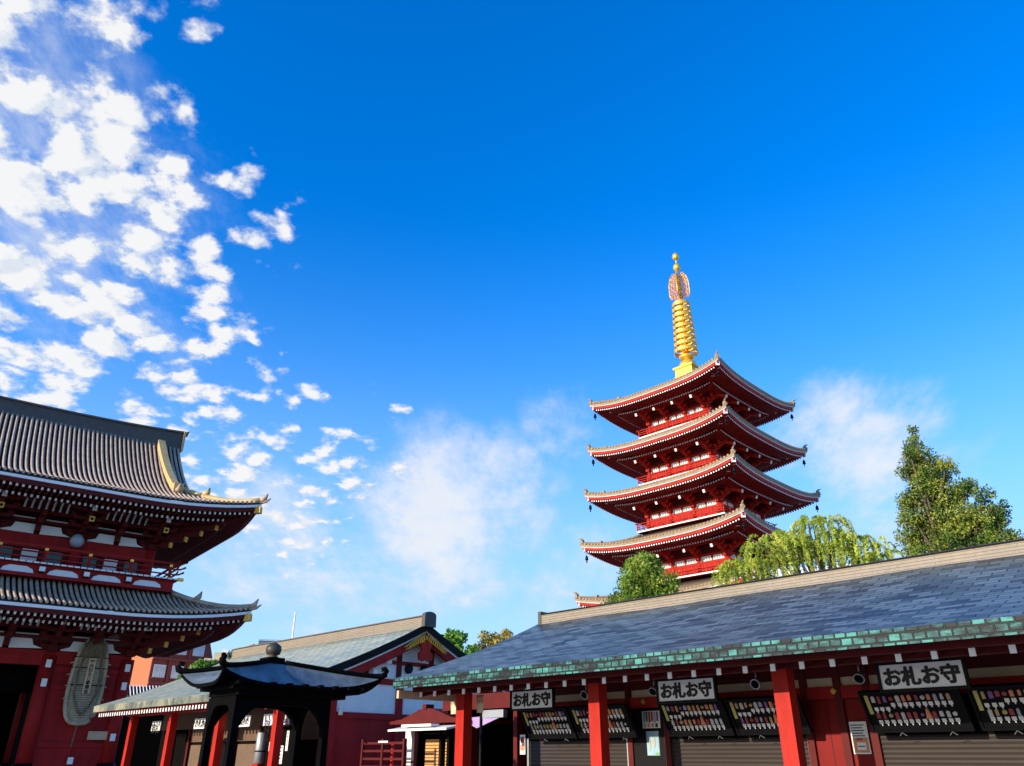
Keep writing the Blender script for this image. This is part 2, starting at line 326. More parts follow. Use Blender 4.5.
# ------------------------------------------------------------------ ground
g = MB(); g.grid([[(-900, -400, 0), (900, -400, 0)], [(-900, 1500, 0), (900, 1500, 0)]], STONE)
build(g, 'ground', kind='structure')

# ------------------------------------------------------------------ the shop building on the right
def shop_roof_z(y, yr, y0, z0, z1, k=.25):
    s = 1 - abs(y - yr) / (yr - y0); return z0 + (z1 - z0) * ((1 - k) * s + k * s * s)
def gable_roof(x0, x1, y0, yr, z0, z1, th, top, fas, under, nx=40):
    """curved gable roof as one shell: shingled top, thick eave face, boarded underside"""
    mb = MB(); n = 14; Y = [lerp(y0, 2 * yr - y0, k / n) for k in range(n + 1)]
    Zt = [shop_roof_z(y, yr, y0, z0, z1) for y in Y]
    X = [lerp(x0, x1, k / nx) for k in range(nx + 1)]
    wv = lambda x, y: .010 * math.sin(x * 1.7 + y) + .008 * math.sin(x * .63 + 2 * y)
    mb.grid([[(x, y, z + wv(x, y) * (0 < k_ < n)) for x in X] for k_, (y, z) in enumerate(zip(Y, Zt))], top)
    Zb = [z - th for z in Zt]
    mb.grid([[(x, y, z) for x in X[::-1]] for y, z in zip(Y, Zb)], under)
    for y, a, b, fl in ((Y[0], Zb[0], Zt[0], 1), (Y[-1], Zb[-1], Zt[-1], -1)):
        mb.grid([[(x, y, a) for x in X[::fl]], [(x, y, b) for x in X[::fl]]], fas, False)
    for x, fl in ((x0, -1), (x1, 1)):
        for k in range(n):
            q = [(x, Y[k], Zb[k]), (x, Y[k + 1], Zb[k + 1]), (x, Y[k + 1], Zt[k + 1]), (x, Y[k], Zt[k])][::fl]
            i = mb.add(q); mb.face((i, i + 1, i + 2, i + 3), fas)
    return mb
sb = thing(SHOP, 'shop_building', 'long low red temple shop building with blue-grey shingled roof and closed shutters, on the right', 'building', (-6, 14, 0))
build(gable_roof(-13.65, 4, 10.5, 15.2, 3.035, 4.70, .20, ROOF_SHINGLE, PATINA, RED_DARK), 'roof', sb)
rc = MB().box(-13.5, 4, 14.95, 15.45, 4.56, 4.82, RIDGE_BEIGE)
rc.prism([(-13.5, 14.88, 4.822), (-13.5, 15.52, 4.822), (-13.5, 15.2, 4.90)], [(4, 14.88, 4.822), (4, 15.52, 4.822), (4, 15.2, 4.90)], RIDGE_DARK)
build(rc, 'ridge_cap', sb)
build(MB().box(-13.6, -13.502, 14.93, 15.47, 4.55, 4.90, RIDGE_DARK), 'ridge_end_tile', sb)
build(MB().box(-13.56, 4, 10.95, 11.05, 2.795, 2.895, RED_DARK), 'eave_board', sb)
build(MB().box(-13.64, -13.57, 10.60, 12.3, 2.66, 2.82, WOOD), 'verge_end', sb)
raf = MB(); raf.hexa([(-13.46, 11.08, 2.70), (-13.39, 11.08, 2.70), (-13.39, 13.8, 3.35), (-13.46, 13.8, 3.35), (-13.46, 11.08, 2.80), (-13.39, 11.08, 2.80), (-13.39, 13.8, 3.45), (-13.46, 13.8, 3.45)], RED_DARK)
raf.box(-13.462, -13.388, 11.062, 11.079, 2.695, 2.792, WHITE)
r0 = build(raf, 'rafter', sb)
for k in range(1, 40): dup_part(r0, (k * .44, 0, 0))
p0 = build(MB().box(-13.22, -12.97, 11.88, 12.12, 0, 2.80, RED).box(-13.25, -12.94, 11.85, 12.15, 0, .18, BLACK), 'post', sb)
for x in (3.62, 7.27, 10.92, 14.57): dup_part(p0, (x, 0, 0))
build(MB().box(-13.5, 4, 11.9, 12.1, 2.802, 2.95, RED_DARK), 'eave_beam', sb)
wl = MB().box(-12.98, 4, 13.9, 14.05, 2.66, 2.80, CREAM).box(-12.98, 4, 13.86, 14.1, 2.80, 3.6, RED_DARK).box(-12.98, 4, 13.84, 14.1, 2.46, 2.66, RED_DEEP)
for x in (-13.35, -10.15, -9.26, -6.38, -5.78, -5.3, -2.2, -1.6): wl.box(x - .06, x + .06, 13.83, 14.1, 0, 3.2, RED_DARK)
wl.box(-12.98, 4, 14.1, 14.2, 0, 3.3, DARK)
build(wl, 'front_wall', sb)
for x0, x1 in ((-12.95, -10.25), (-9.2, -6.45), (-5.25, -2.3), (-1.5, 1.4)):
    sh = MB(); nsl = 26
    for k in range(nsl):
        z = .06 + k * 1.83 / nsl
        sh.prism([(x0, 13.90, z), (x0, 13.885, z + .035), (x0, 13.90, z + .07), (x0, 13.93, z + .07), (x0, 13.93, z)], [(x1, 13.90, z), (x1, 13.885, z + .035), (x1, 13.90, z + .07), (x1, 13.93, z + .07), (x1, 13.93, z)], SHUTTER)
    sh.box(x0, x1, 13.86, 14.02, 1.891, 2.455, DARK)
    sh.box(x0 - .05, x0, 13.85, 13.95, 0, 1.95, GREY_METAL).box(x1, x1 + .05, 13.85, 13.95, 0, 1.95, GREY_METAL)
    build(sh, 'shutter', sb)
build(MB().box(-6.32, -5.85, 13.89, 13.93, 0, 2.45, DOOR_RED).box(-6.05, -6.03, 13.885, 13.889, .1, 2.4, RED_DARK), 'door', sb); build(B(-5.72, -5.36, 13.89, 13.93, 0, 2.45, DOOR_RED), 'door', sb)
build(B(-10.09, -9.32, 13.87, 13.92, .9, 2.455, BLACK), 'dark_panel', sb)
build(B(-10.09, -9.32, 13.86, 13.92, 0, .9, RED), 'lower_panel', sb)
for x in (-9.75, -5.84, -2.0):
    kg = MB(); kg.M = Matrix.Translation((x, 13.82, 2.58)) @ Matrix.Rotation(R(45), 4, 'Y'); kg.box(-.04, .04, -.012, .012, -.04, .04, GOLD_SHADED); kg.M = None
    kg.box(x - .018, x + .018, 13.79, 13.808, 2.562, 2.598, GOLD_SHADED); build(kg, 'nail_cover', sb)
# end wall and the dark passage beyond the last bay
build(B(-13.3, -13.16, 14.2, 19.4, 0, 3.2, RED_DARK), 'end_wall', sb); build(B(-12.98, 4, 19.3, 19.5, 0, 3.0, RED_DARK), 'rear_wall', sb)
# signboards
SIGN_LABEL = {-11.44: 'white signboard lettered in black between the two leftmost front posts', -7.80: 'white signboard lettered in black above the amulet boards between the middle front posts', -3.92: 'largest looking white signboard lettered in black, right of the rightmost visible post'}
for x, lb in SIGN_LABEL.items():
    s = thing(SHOP, 'signboard', lb, 'sign', (x, 12.35, 2.42), 'signboards under the shop eave')
    fr = MB()
    for a in ((-.603, .603, -.199, -.164), (-.603, .603, .164, .199), (-.603, -.56, -.164, .164), (.56, .603, -.164, .164)): fr.box(x + a[0], x + a[1], 12.32, 12.38, 2.622 + a[2], 2.622 + a[3], BLACK)
    build(fr, 'frame', s); fc = build(B(x - .56, x + .56, 12.34, 12.37, 2.458, 2.786, SIGN_FACE), 'face', s)
    tm = MB()
    for q, (ox, oz) in enumerate(((0, 0), (.011, 0), (-.011, 0), (0, .008), (0, -.008), (.006, .005), (-.006, -.005))):
        t_ = text_mb('お札お守', .262, INK, x + ox, 12.336 - q * .0006, 2.624 + oz, .005, .003); k0 = tm.add(t_.v); [tm.face([k0 + n_ for n_ in f_], INK) for f_ in t_.f]
    build(tm, 'lettering', s)
# amulet boards: panels hung under the eave, leaning back at the foot
AMC = [AM_RED, AM_GOLD, AM_PINK, AM_PURP, AM_WHITE, AM_GREY, AM_RED, AM_GOLD]
boards = [(-12.6, -11.26, 'leftmost black amulet board hanging left of its twin, under the leftmost signboard'), (-11.2, -9.75, 'black amulet board half hidden by the second front post from the left'), (-8.99, -7.62, 'black amulet board below the middle signboard'), (-7.56, -6.2, 'black amulet board cut by the third front post, right of the middle signboard'), (-5.19, -3.72, 'black amulet board below the rightmost signboard'), (-3.62, -2.15, 'black amulet board at the right edge of the picture, right of the rightmost signboard')]
for x0, x1, lb in boards:
    b = thing(SHOP, 'amulet_board', lb, 'display board', ((x0 + x1) / 2, 13.2, 1.92), 'boards of amulets along the shop front')
    ang = math.atan2(.34, .58); M = Matrix.Translation((x0, 13.2, 2.50)) @ Matrix.Rotation(ang, 4, 'X'); W = x1 - x0; Hh = .66
    p = MB(); p.M = M; p.box(.035, W - .035, 0, .03, -Hh + .035, -.035, BLACK); build(p, 'panel', b)
    p = MB(); p.M = M
    p.box(0, W, -.025, .05, -.035, 0, BLACK).box(0, W, -.025, .05, -Hh, -Hh + .035, BLACK).box(0, .035, -.025, .05, -Hh + .035, -.035, BLACK).box(W - .035, W, -.025, .05, -Hh + .035, -.035, BLACK); build(p, 'frame', b)
    p = MB(); p.M = M
    for hx in (.45, W - .3): p.tube([(hx - .05, -.03, -Hh - .05), (hx, -.05, -Hh + .01), (hx + .05, -.03, -Hh - .05)], .006, 4, GREY_METAL)
    build(p, 'hook', b)
    p = MB(); p.M = M; p.box(.07, .125, -.012, -.002, -.36, -.06, AM_OLIVE); build(p, 'name_strip', b)
    n = int((W - .2) / .092)
    for row in range(2):
        for k in range(n):
            x = .19 + k * .092 + random.uniform(-.006, .006); z = -.07 - row * .27
            if row == 0 and k > n - 1: continue
            c = AM_WHITE if row and k > n - 4 else random.choice(AMC); hgt = random.uniform(.085, .12); dz = -.06 if (row == 0 and k < 3) else 0
            p = MB(); p.M = M; wd = random.uniform(.019, .03)
            if row and k == n - 5: p.prism([(x - .045, -.03, z - .11), (x + .045, -.03, z - .11), (x + .02, -.03, z + .02), (x, -.03, z + .06), (x - .02, -.03, z + .02)], [(x - .045, -.002, z - .11), (x + .045, -.002, z - .11), (x + .02, -.002, z + .02), (x, -.002, z + .06), (x - .02, -.002, z + .02)], AM_PINK)
            elif k % 5 == 3 - row: n8 = [(x + wd * 1.25 * math.cos(R(45 * q_ + 22)), z - .05 + wd * 1.25 * math.sin(R(45 * q_ + 22))) for q_ in range(8)]; p.prism([(a_, -.025, b_) for a_, b_ in n8], [(a_, -.002, b_) for a_, b_ in n8], c)
            else: p.prism([(x - wd, -.02, z - hgt), (x + wd, -.02, z - hgt), (x + wd, -.02, z - .015), (x, -.02, z), (x - wd, -.02, z - .015)], [(x - wd, -.002, z - hgt), (x + wd, -.002, z - hgt), (x + wd, -.002, z - .015), (x, -.002, z), (x - wd, -.002, z - .015)], c)
            a = build(p, 'amulet', b)
            p = MB(); p.M = M; zz = z - .125 + dz
            p.prism([(x - .03, -.008, zz), (x - .03, -.008, zz - .055), (x - .012, -.008, zz - .06), (x - .004, -.008, zz - .09), (x + .008, -.008, zz - .09), (x + .012, -.008, zz - .06), (x + .03, -.008, zz - .055), (x + .03, -.008, zz)],
                    [(x - .03, -.002, zz), (x - .03, -.002, zz - .055), (x - .012, -.002, zz - .06), (x - .004, -.002, zz - .09), (x + .008, -.002, zz - .09), (x + .012, -.002, zz - .06), (x + .03, -.002, zz - .055), (x + .03, -.002, zz)], PAPER)
            build(p, 'price_tag', a)
# posters
def poster(x0, x1, y, z0, z1, label, deco):
    t = thing(SHOP, 'poster', label, 'poster', ((x0 + x1) / 2, y, z0)); build(B(x0, x1, y - .008, y, z0, z1, PAPER), 'sheet', t)
    for nm, mb in deco: build(mb, nm, t)
pb = lambda a, c: MB().box(a[0], a[1], a[2], a[3], a[4], a[5], c)
d = MB()
for k, c in enumerate((AM_GREY, TEAL, AM_RED, AM_RED, AM_GREY, AM_PURP)): d.box(-9.80 + k * .062, -9.755 + k * .062, 13.848, 13.855, 2.19 + .02 * (k % 2), 2.385, c)
for k, c in enumerate((AM_OLIVE, AM_PINK, AM_PINK, INK)): d.box(-9.79 + k * .09, -9.74 + k * .09, 13.848, 13.855, 2.10, 2.17, c)
poster(-9.83, -9.41, 13.865, 2.085, 2.40, 'small poster of coloured strips pinned at the top of the dark panel', [('print', d)])
d = MB().box(-9.755, -9.475, 13.850, 13.856, 1.605, 2.025, colour('blue_print', (.25, .42, .52)))
for k, x in enumerate((-9.69, -9.58)): d.prism([(x, 13.843, 1.66 + .06 * k), (x + .035, 13.843, 1.74 + .05 * k), (x + .03, 13.843, 1.86 + .05 * k), (x + .015, 13.843, 1.92 + .05 * k), (x, 13.843, 1.86 + .05 * k)], [(x, 13.849, 1.66 + .06 * k), (x + .035, 13.849, 1.74 + .05 * k), (x + .03, 13.849, 1.86 + .05 * k), (x + .015, 13.849, 1.92 + .05 * k), (x, 13.849, 1.86 + .05 * k)], AM_GOLD)
d.box(-9.56, -9.48, 13.843, 13.849, 1.61, 1.65, colour('green_print', (.12, .4, .12)))
poster(-9.76, -9.47, 13.865, 1.60, 2.03, 'pale blue poster with two tall golden shapes, lower on the dark panel', [('print', d)])
d = MB()
for k in range(5): d.box(-5.66, -5.45 - .03 * (k % 2), 13.832, 13.838, 2.04 - k * .04, 2.055 - k * .04, INK)
d.box(-5.66, -5.42, 13.832, 13.838, 1.64, 1.86, AM_PINK).box(-5.60, -5.46, 13.827, 13.831, 1.68, 1.79, PAPER).box(-5.60, -5.5, 13.827, 13.831, 1.82, 1.85, AM_RED).box(-5.585, -5.475, 13.822, 13.826, 1.725, 1.74, INK)
poster(-5.68, -5.40, 13.848, 1.62, 2.10, 'white and orange notice stuck on the red door', [('print', d)])
d = MB().box(-13.16, -13.04, 13.80, 13.806, 1.7, 1.82, AM_PINK).box(-13.15, -13.06, 13.80, 13.806, 1.86, 1.98, AM_RED)
poster(-13.18, -13.02, 13.82, 1.62, 2.02, 'narrow white and orange notice on the corner post of the shop', [('print', d)])
# spot lamps and cameras under the eave
for i, (x, lb) in enumerate(((-10.23, 'grey lamp under the eave left of the second front post'), (-8.63, 'grey lamp under the eave touching the left of the middle signboard'), (-6.59, 'grey lamp under the eave just left of the rightmost visible post'), (-4.88, 'grey lamp under the eave at the left of the rightmost signboard'))):
    t = thing(SHOP, 'eave_lamp', lb, 'lamp', (x, 12.6, 2.6), 'lamps under the shop eave')
    build(MB().tube([(x, 12.6, 2.86), (x, 12.6, 2.74)], .012, 6, GREY_METAL), 'bracket', t)
    m = MB(); m.M = Matrix.Translation((x, 12.6, 2.68)) @ Matrix.Rotation(R(-55 if i % 2 else -70), 4, 'X'); m.lathe([(.02, .09), (.05, .07), (.065, 0), (.085, -.06), (.085, -.07)], 12, GREY_METAL); build(m, 'housing', t)
    m = MB(); m.M = Matrix.Translation((x, 12.6, 2.68)) @ Matrix.Rotation(R(-55 if i % 2 else -70), 4, 'X'); m.lathe([(.07, -.071), (.06, -.08)], 12, DARK); build(m, 'lens', t)
# cream bundles on both sides of the corner post, lilac awning and lamp in the passage
for x0, x1, lb in ((-13.75, -13.3, 'wide cream hanging panel left of the corner post'), (-12.92, -12.74, 'narrow cream hanging panel right of the corner post')):
    h = MB(); ys = [12.2 + .02 * math.sin(k * 1.7) for k in range(9)]
    P = [[(lerp(x0, x1, k / 8), ys[k] + .015 * (z < 2.6), z) for k in range(9)] for z in (2.42, 2.6, 2.74)]
    h.slab(P, .004, CREAM); h.box(x0, x1, 12.19, 12.23, 2.735, 2.76, WOOD_BROWN)
    build(h, 'hanging_panel', site=SHOP, label=lb, cat='panel')
aw = MB(); aw.prism([(-17.2, 15.6, 2.52), (-15.4, 15.6, 2.57), (-16.5, 15.6, 2.26)], [(-17.2, 15.64, 2.52), (-15.4, 15.64, 2.57), (-16.5, 15.64, 2.26)], PURPLE)
build(aw, 'awning', site=SHOP, label='small lilac pointed cloth hung across the dark passage', cat='awning')
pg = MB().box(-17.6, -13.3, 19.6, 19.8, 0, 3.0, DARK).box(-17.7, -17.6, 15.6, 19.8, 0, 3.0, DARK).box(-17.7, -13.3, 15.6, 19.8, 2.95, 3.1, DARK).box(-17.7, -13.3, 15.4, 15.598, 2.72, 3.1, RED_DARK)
build(pg, 'passage_wall', site=SHOP, label='dark covered passage under a red beam between the shop and the office', cat='passage')
lp = thing(SHOP, 'street_lamp', 'thin black lamp post with a pale lamp box in the passage', 'lamp', (-15.6, 14.9, 0))
build(MB().tube([(-15.6, 14.9, 0), (-15.6, 14.9, 2.62)], .04, 8, BLACK), 'post', lp); build(MB().box(-15.45, -14.7, 14.8, 14.95, 2.46, 2.64, GREY_METAL).tube([(-15.6, 14.9, 2.6), (-15.4, 14.9, 2.58)], .02, 6, BLACK), 'lamp_box', lp)

# ------------------------------------------------------------------ the gabled office building in the middle
ob = thing(SHOP, 'office_building', 'red and white gabled temple office with weathered green roof, behind the dark pavilion', 'building', (-27, 17, 0))
MX0, MX1, MY0, MYR = -34.2, -21.0, 11.85, 17.42
build(gable_roof(MX0, MX1, MY0, MYR, 3.32, 5.62, .22, ROOF_SHINGLE_PALE, ROOF_SHINGLE_PALE, RED_DARK), 'roof', ob)
build(MB().box(MX0, MX1 + .02, MYR - .22, MYR + .22, 5.5, 5.86, RIDGE_BEIGE).prism([(MX0, MYR - .28, 5.86), (MX0, MYR + .28, 5.86), (MX0, MYR, 5.96)], [(MX1 + .02, MYR - .28, 5.86), (MX1 + .02, MYR + .28, 5.86), (MX1 + .02, MYR, 5.96)], RIDGE_BEIGE), 'ridge_cap', ob)
build(MB().box(MX1 + .03, MX1 + .2, MYR - .25, MYR + .25, 5.52, 5.90, RIDGE_DARK).prism([(MX1 + .03, MYR + .25 * math.cos(a), 5.90 + .12 * math.sin(a)) for a in [R(20 * k) for k in range(10)]], [(MX1 + .2, MYR + .25 * math.cos(a), 5.90 + .12 * math.sin(a)) for a in [R(20 * k) for k in range(10)]], RIDGE_DARK), 'ridge_end_tile', ob)
def bargeboard(x0, x1, drop0, drop1, m, y0=MY0, yr=MYR, za=3.32, zb=5.62):
    mb = MB(); n = 12
    for side in (1, -1):
        for k in range(n):
            ya, yb = lerp(y0, yr, k / n), lerp(y0, yr, (k + 1) / n); z1 = shop_roof_z(ya, yr, y0, za, zb); z2 = shop_roof_z(yb, yr, y0, za, zb)
            if side < 0: ya, yb = 2 * yr - ya, 2 * yr - yb
            mb.hexa([(x0, ya, z1 - drop1), (x1, ya, z1 - drop1), (x1, yb, z2 - drop1), (x0, yb, z2 - drop1), (x0, ya, z1 - drop0), (x1, ya, z1 - drop0), (x1, yb, z2 - drop0), (x0, yb, z2 - drop0)], m)
    return mb
build(bargeboard(MX1 + .004, MX1 + .06, -.03, .20, BLACK), 'verge_edge', ob)
build(bargeboard(MX1 - .12, MX1 - .02, .225, .27, PLASTER), 'white_verge_strip', ob)
build(bargeboard(MX1 - .16, MX1 - .05, .272, .56, RED_DEEP), 'bargeboard', ob)
gx = -21.5
gw = MB()
gw.box(gx - .15, gx, 14.2, 20.6, 2.80, 3.70, PLASTER)
gw.prism([(gx - .15, 14.2, 3.70), (gx - .15, 20.6, 3.70), (gx - .15, 17.42, 5.2)], [(gx, 14.2, 3.70), (gx, 20.6, 3.70), (gx, 17.42, 5.2)], PLASTER)
gw.box(gx - .15, gx, 14.2, 20.6, 0, 2.62, RED_DEEP)
gw.box(gx - .15, gx + .05, 14.15, 20.65, 2.62, 2.80, RED_DEEP).box(gx - .15, gx + .055, 14.15, 20.65, 3.66, 3.84, RED_DEEP).box(gx - .15, gx + .045, 15.4, 19.4, 4.30, 4.42, RED_DEEP)
for y in (14.27, 16.8, 19.0, 20.55): gw.box(gx - .15, gx + .07, y - .13, y + .13, 0, 3.9, RED_DEEP)
for y in (15.4, 16.72, 18.1, 19.4): gw.box(gx - .15, gx + .06, y - .09, y + .09, 3.84, 4.9 if 16 < y < 19 else 4.35, RED_DARK)
for y in (16.1,): gw.box(gx, gx + .3, y - .1, y + .1, 4.28, 4.5, WHITE)
for y in (14.9, 15.55): gw.box(gx, gx + .34, y - .07, y + .07, 3.92, 4.06, WHITE)
for y in (17.1, 17.75): gw.M = Matrix.Translation((gx + .05, y, 4.2)) @ Matrix.Rotation(R(90), 4, 'Y'); gw.lathe([(.16, 0), (.16, .05), (.1, .06)], 14, BLACK); gw.M = None
build(gw, 'gable_wall', ob)
ge = MB(); xg = MX1 + .01
pts = [(0, .36), (.14, .28), (.30, .1), (.2, -.06), (.16, -.16), (.3, -.26), (.28, -.46), (.1, -.5), (0, -.42)]
pl = [(y, z) for y, z in pts] + [(-y, z) for y, z in pts[::-1][1:-1]]
ge.prism([(xg - .05, 17.42 + y, 4.92 + z) for y, z in pl], [(xg + .04, 17.42 + y, 4.92 + z) for y, z in pl], RED)
build(ge, 'gable_pendant', ob)
go = MB()
for sgn in (1, -1):
    for k in range(9):
        y = .08 + k * .085; z = 5.34 - y * .52
        go.tube([(xg + .05, 17.42 + sgn * (y + .065 * math.cos(a)), z - .12 + .075 * math.sin(a)) for a in [R(45 * q) for q in range(9)]], .016, 4, GOLD)
    go.tube([(xg + .05, 17.42, 5.36), (xg + .05, 17.42 + sgn * .45, 5.12), (xg + .05, 17.42 + sgn * .95, 4.78)], .022, 4, GOLD)
    go.tube([(xg + .05, 17.42 + sgn * .1, 5.05), (xg + .05, 17.42 + sgn * .5, 4.93), (xg + .05, 17.42 + sgn * .88, 4.72)], .02, 4, GOLD)
build(go, 'gold_gable_ornament', ob)
# east front of the office: posts, rafters, boards, counters
p0 = build(MB().box(-33.1, -32.86, 12.88, 13.12, 0, 2.95, RED), 'post', ob)
for t in (3.45, 7.05, 10.65): dup_part(p0, (t, 0, 0))
build(MB().box(-33.6, -21.6, 12.9, 13.1, 2.952, 3.12, RED).box(-33.6, -21.6, 14.4, 14.55, 2.5, 3.5, WOOD_BROWN), 'eave_beam', ob)
build(MB().box(-34.1, -21.2, 12.02, 12.1, 3.06, 3.10, RED), 'eave_board', ob)
raf = MB().hexa([(-33.98, 12.04, 2.94), (-33.90, 12.04, 2.94), (-33.90, 14.2, 3.33), (-33.98, 14.2, 3.33), (-33.98, 12.04, 3.05), (-33.90, 12.04, 3.05), (-33.90, 14.2, 3.44), (-33.98, 14.2, 3.44)], RED)
raf.box(-33.985, -33.895, 12.02, 12.038, 2.935, 3.055, WHITE); r0 = build(raf, 'rafter', ob)
for k in range(1, 58): dup_part(r0, (k * .22, 0, 0))
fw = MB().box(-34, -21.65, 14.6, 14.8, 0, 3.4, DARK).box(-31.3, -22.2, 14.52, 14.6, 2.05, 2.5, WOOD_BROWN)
for x in (-33.0, -31.2, -29.3, -27.6, -25.9, -24.1, -22.3): fw.box(x - .07, x + .07, 14.45, 14.62, 0, 3.0, RED_DARK)
build(fw, 'front_wall', ob)
for k, (x0, x1) in enumerate(((-31.0, -29.5), (-29.2, -27.7), (-27.4, -26.0))): build(MB().box(x0, x1, 14.5, 14.56, .95, 1.95, mat('tan_screen', (.14, .09, .058), .8)), 'screen', ob)
build(MB().box(-31.2, -22.4, 13.2, 14.3, .82, .90, WOOD_BROWN).box(-31.2, -22.4, 13.15, 13.2, 0, .95, RED), 'counter', ob)
signs = [(-31.6, '御札', .75, 'small white sign at the left end of the office eave'), (-27.9, 'お札納所', 1.1, 'white sign under the office eave beside the left legs of the dark pavilion'), (-25.15, 'お札納め', 1.15, 'white sign under the office eave seen through the pavilion arch'), (-23.0, '御札お納め所', 1.45, 'white sign with blue lettering seen through the right pavilion arch')]
NAVY = mat('navy_ink', (.02, .03, .12), .6)
for x, tx, wd, lb in signs:
    s = thing(SHOP, 'office_sign', lb, 'sign', (x, 13.3, 2.45)); build(B(x - wd / 2, x + wd / 2, 13.3, 13.34, 2.43, 2.76, SIGN_FACE), 'face', s)
    build(text_mb(tx, .9 * wd / len(tx), NAVY if 'blue' in lb else INK, x, 13.297, 2.595, .006, .005), 'lettering', s)
    fr = MB().box(x - wd / 2 - .03, x + wd / 2 + .03, 13.29, 13.35, 2.40, 2.429, BLACK).box(x - wd / 2 - .03, x + wd / 2 + .03, 13.29, 13.35, 2.761, 2.79, BLACK); build(fr, 'frame', s)
for x, lb in ((-28.5, 'grey cylindrical lantern on a red stand, left one'), (-24.75, 'grey cylindrical lantern on a red stand, seen under the pavilion')):
    t = thing(SHOP, 'cylinder_lantern', lb, 'lantern', (x, 13.9, 0)); build(MB().lathe([(.13, 1.35), (.17, 1.38), (.17, 2.25), (.13, 2.3)], 14, GREY_METAL, (x, 13.9)), 'body', t); build(MB().box(x - .2, x + .2, 13.75, 14.05, 0, 1.35, RED), 'stand', t)
    build(MB().lathe([(.18, 1.7), (.18, 1.74)], 14, BLACK, (x, 13.9)), 'band', t)
for x, z, wd, h, lb in ((-23.35, 2.0, .16, .38, 'tall paper notice with lettering, left of the four under the blue sign'), (-22.7, 2.0, .13, .55, 'long narrow paper notice under the blue sign'), (-23.65, 1.85, .16, .26, 'yellowish short paper notice under the blue sign'), (-23.0, 1.62, .24, .5, 'largest white paper notice under the blue sign')):
    t = MB().box(x - wd / 2, x + wd / 2, 13.6, 13.61, z - h / 2, z + h / 2, PAPER)
    for q in range(4): t.box(x - wd * .2, x + wd * .2, 13.594, 13.599, z + h * (.36 - .2 * q), z + h * (.42 - .2 * q), INK)
    build(t, 'paper_notice', site=SHOP, label=lb, cat='notice')
build(MB().box(-23.9, -22.35, 13.62, 13.66, .9, 2.4, DARK), 'notice_panel', ob)
build(MB().tube([(-21.35, 14.5, 2.92), (-21.35, 14.5, 2.7)], .07, 10, PAPER), 'wall_lamp', ob)
# red slatted fence and the little kiosk in front of the gable
fe = thing(SHOP, 'fence', 'low red slatted gate in front of the gable wall', 'fence', (-19.8, 15, 0))
for k in range(9): build(B(-20.72, -18.82, 14.98, 15.02, .25 + k * .205, .31 + k * .205, RED_DARK), 'slat', fe)
for x in (-20.75, -19.78, -18.8): build(B(x - .04, x + .04, 14.95, 15.05, 0, 2.03, RED_DARK), 'upright', fe)
build(B(-19.95, -19.5, 14.94, 14.96, 1.93, 1.98, PAPER), 'name_strip', fe)
kk = thing(SHOP, 'kiosk', 'small kiosk with a red curved gable, white awning and orange blinds', 'kiosk', (-18.3, 16, 0))
top = [(-1.65, 0), (-1.1, .05), (-.7, .17), (-.3, .29), (0, .32), (.3, .29), (.7, .17), (1.1, .05), (1.65, 0)]
prof = [(-18.35 + x, z + 2.52) for x, z in top] + [(-18.35 + x, z + 2.36 - .02) for x, z in top[::-1] if abs(x) != .3]
prof = [(-18.35 + x, z + 2.50) for x, z in top] + [(-18.35 + 1.65, 2.42), (-18.35 - 1.65, 2.42)]
build(MB().prism([(x, 15.35, z) for x, z in prof][::-1], [(x, 17.2, z) for x, z in prof][::-1], RED_DARK), 'roof', kk)  # roof red darkened so the kiosk looks shaded
build(MB().box(-18.46, -18.3, 15.3, 15.6, 2.80, 2.92, RED_DARK), 'roof_knob', kk)
am = MB(); am.slab([[(-19.55, 14.95, 2.27), (-17.0, 14.95, 2.27)], [(-19.55, 15.5, 2.36), (-17.0, 15.5, 2.36)]], .05, SIGN_FACE); am.box(-19.0, -17.7, 15.0, 15.3, 2.325, 2.39, SIGN_FACE); build(am, 'awning', kk)
build(MB().box(-19.72, -19.42, 15.75, 15.85, 0, 1.4, SIGN_FACE).box(-19.72, -19.42, 15.75, 15.85, 1.45, 2.3, SIGN_FACE).box(-19.73, -19.41, 15.74, 15.86, 1.401, 1.449, WOOD_BROWN), 'side_panel', kk)
build(MB().box(-19.7, -16.9, 16.2, 16.3, 0, 2.42, DARK), 'rear_wall', kk); build(B(-17.0, -16.9, 15.75, 16.2, 0, 2.42, RED_DARK), 'end_post', kk)
for x0, x1 in ((-19.08, -18.40), (-18.20, -17.5)):
    bl = MB()
    for k in range(20): bl.box(x0, x1, 16.0, 16.03, .4 + k * .082, .462 + k * .082, BLIND)
    build(bl, 'blind', kk)
build(MB().tube([(-18.3, 15.9, 0), (-18.3, 15.9, 2.4)], .05, 8, BLACK), 'post', kk)
build(MB().tube([(-19.85, 15.4, 0), (-19.85, 15.4, 1.95)], .05, 10, RED), 'red_pole', site=SHOP, label='short bright red pole beside the kiosk', cat='pole')

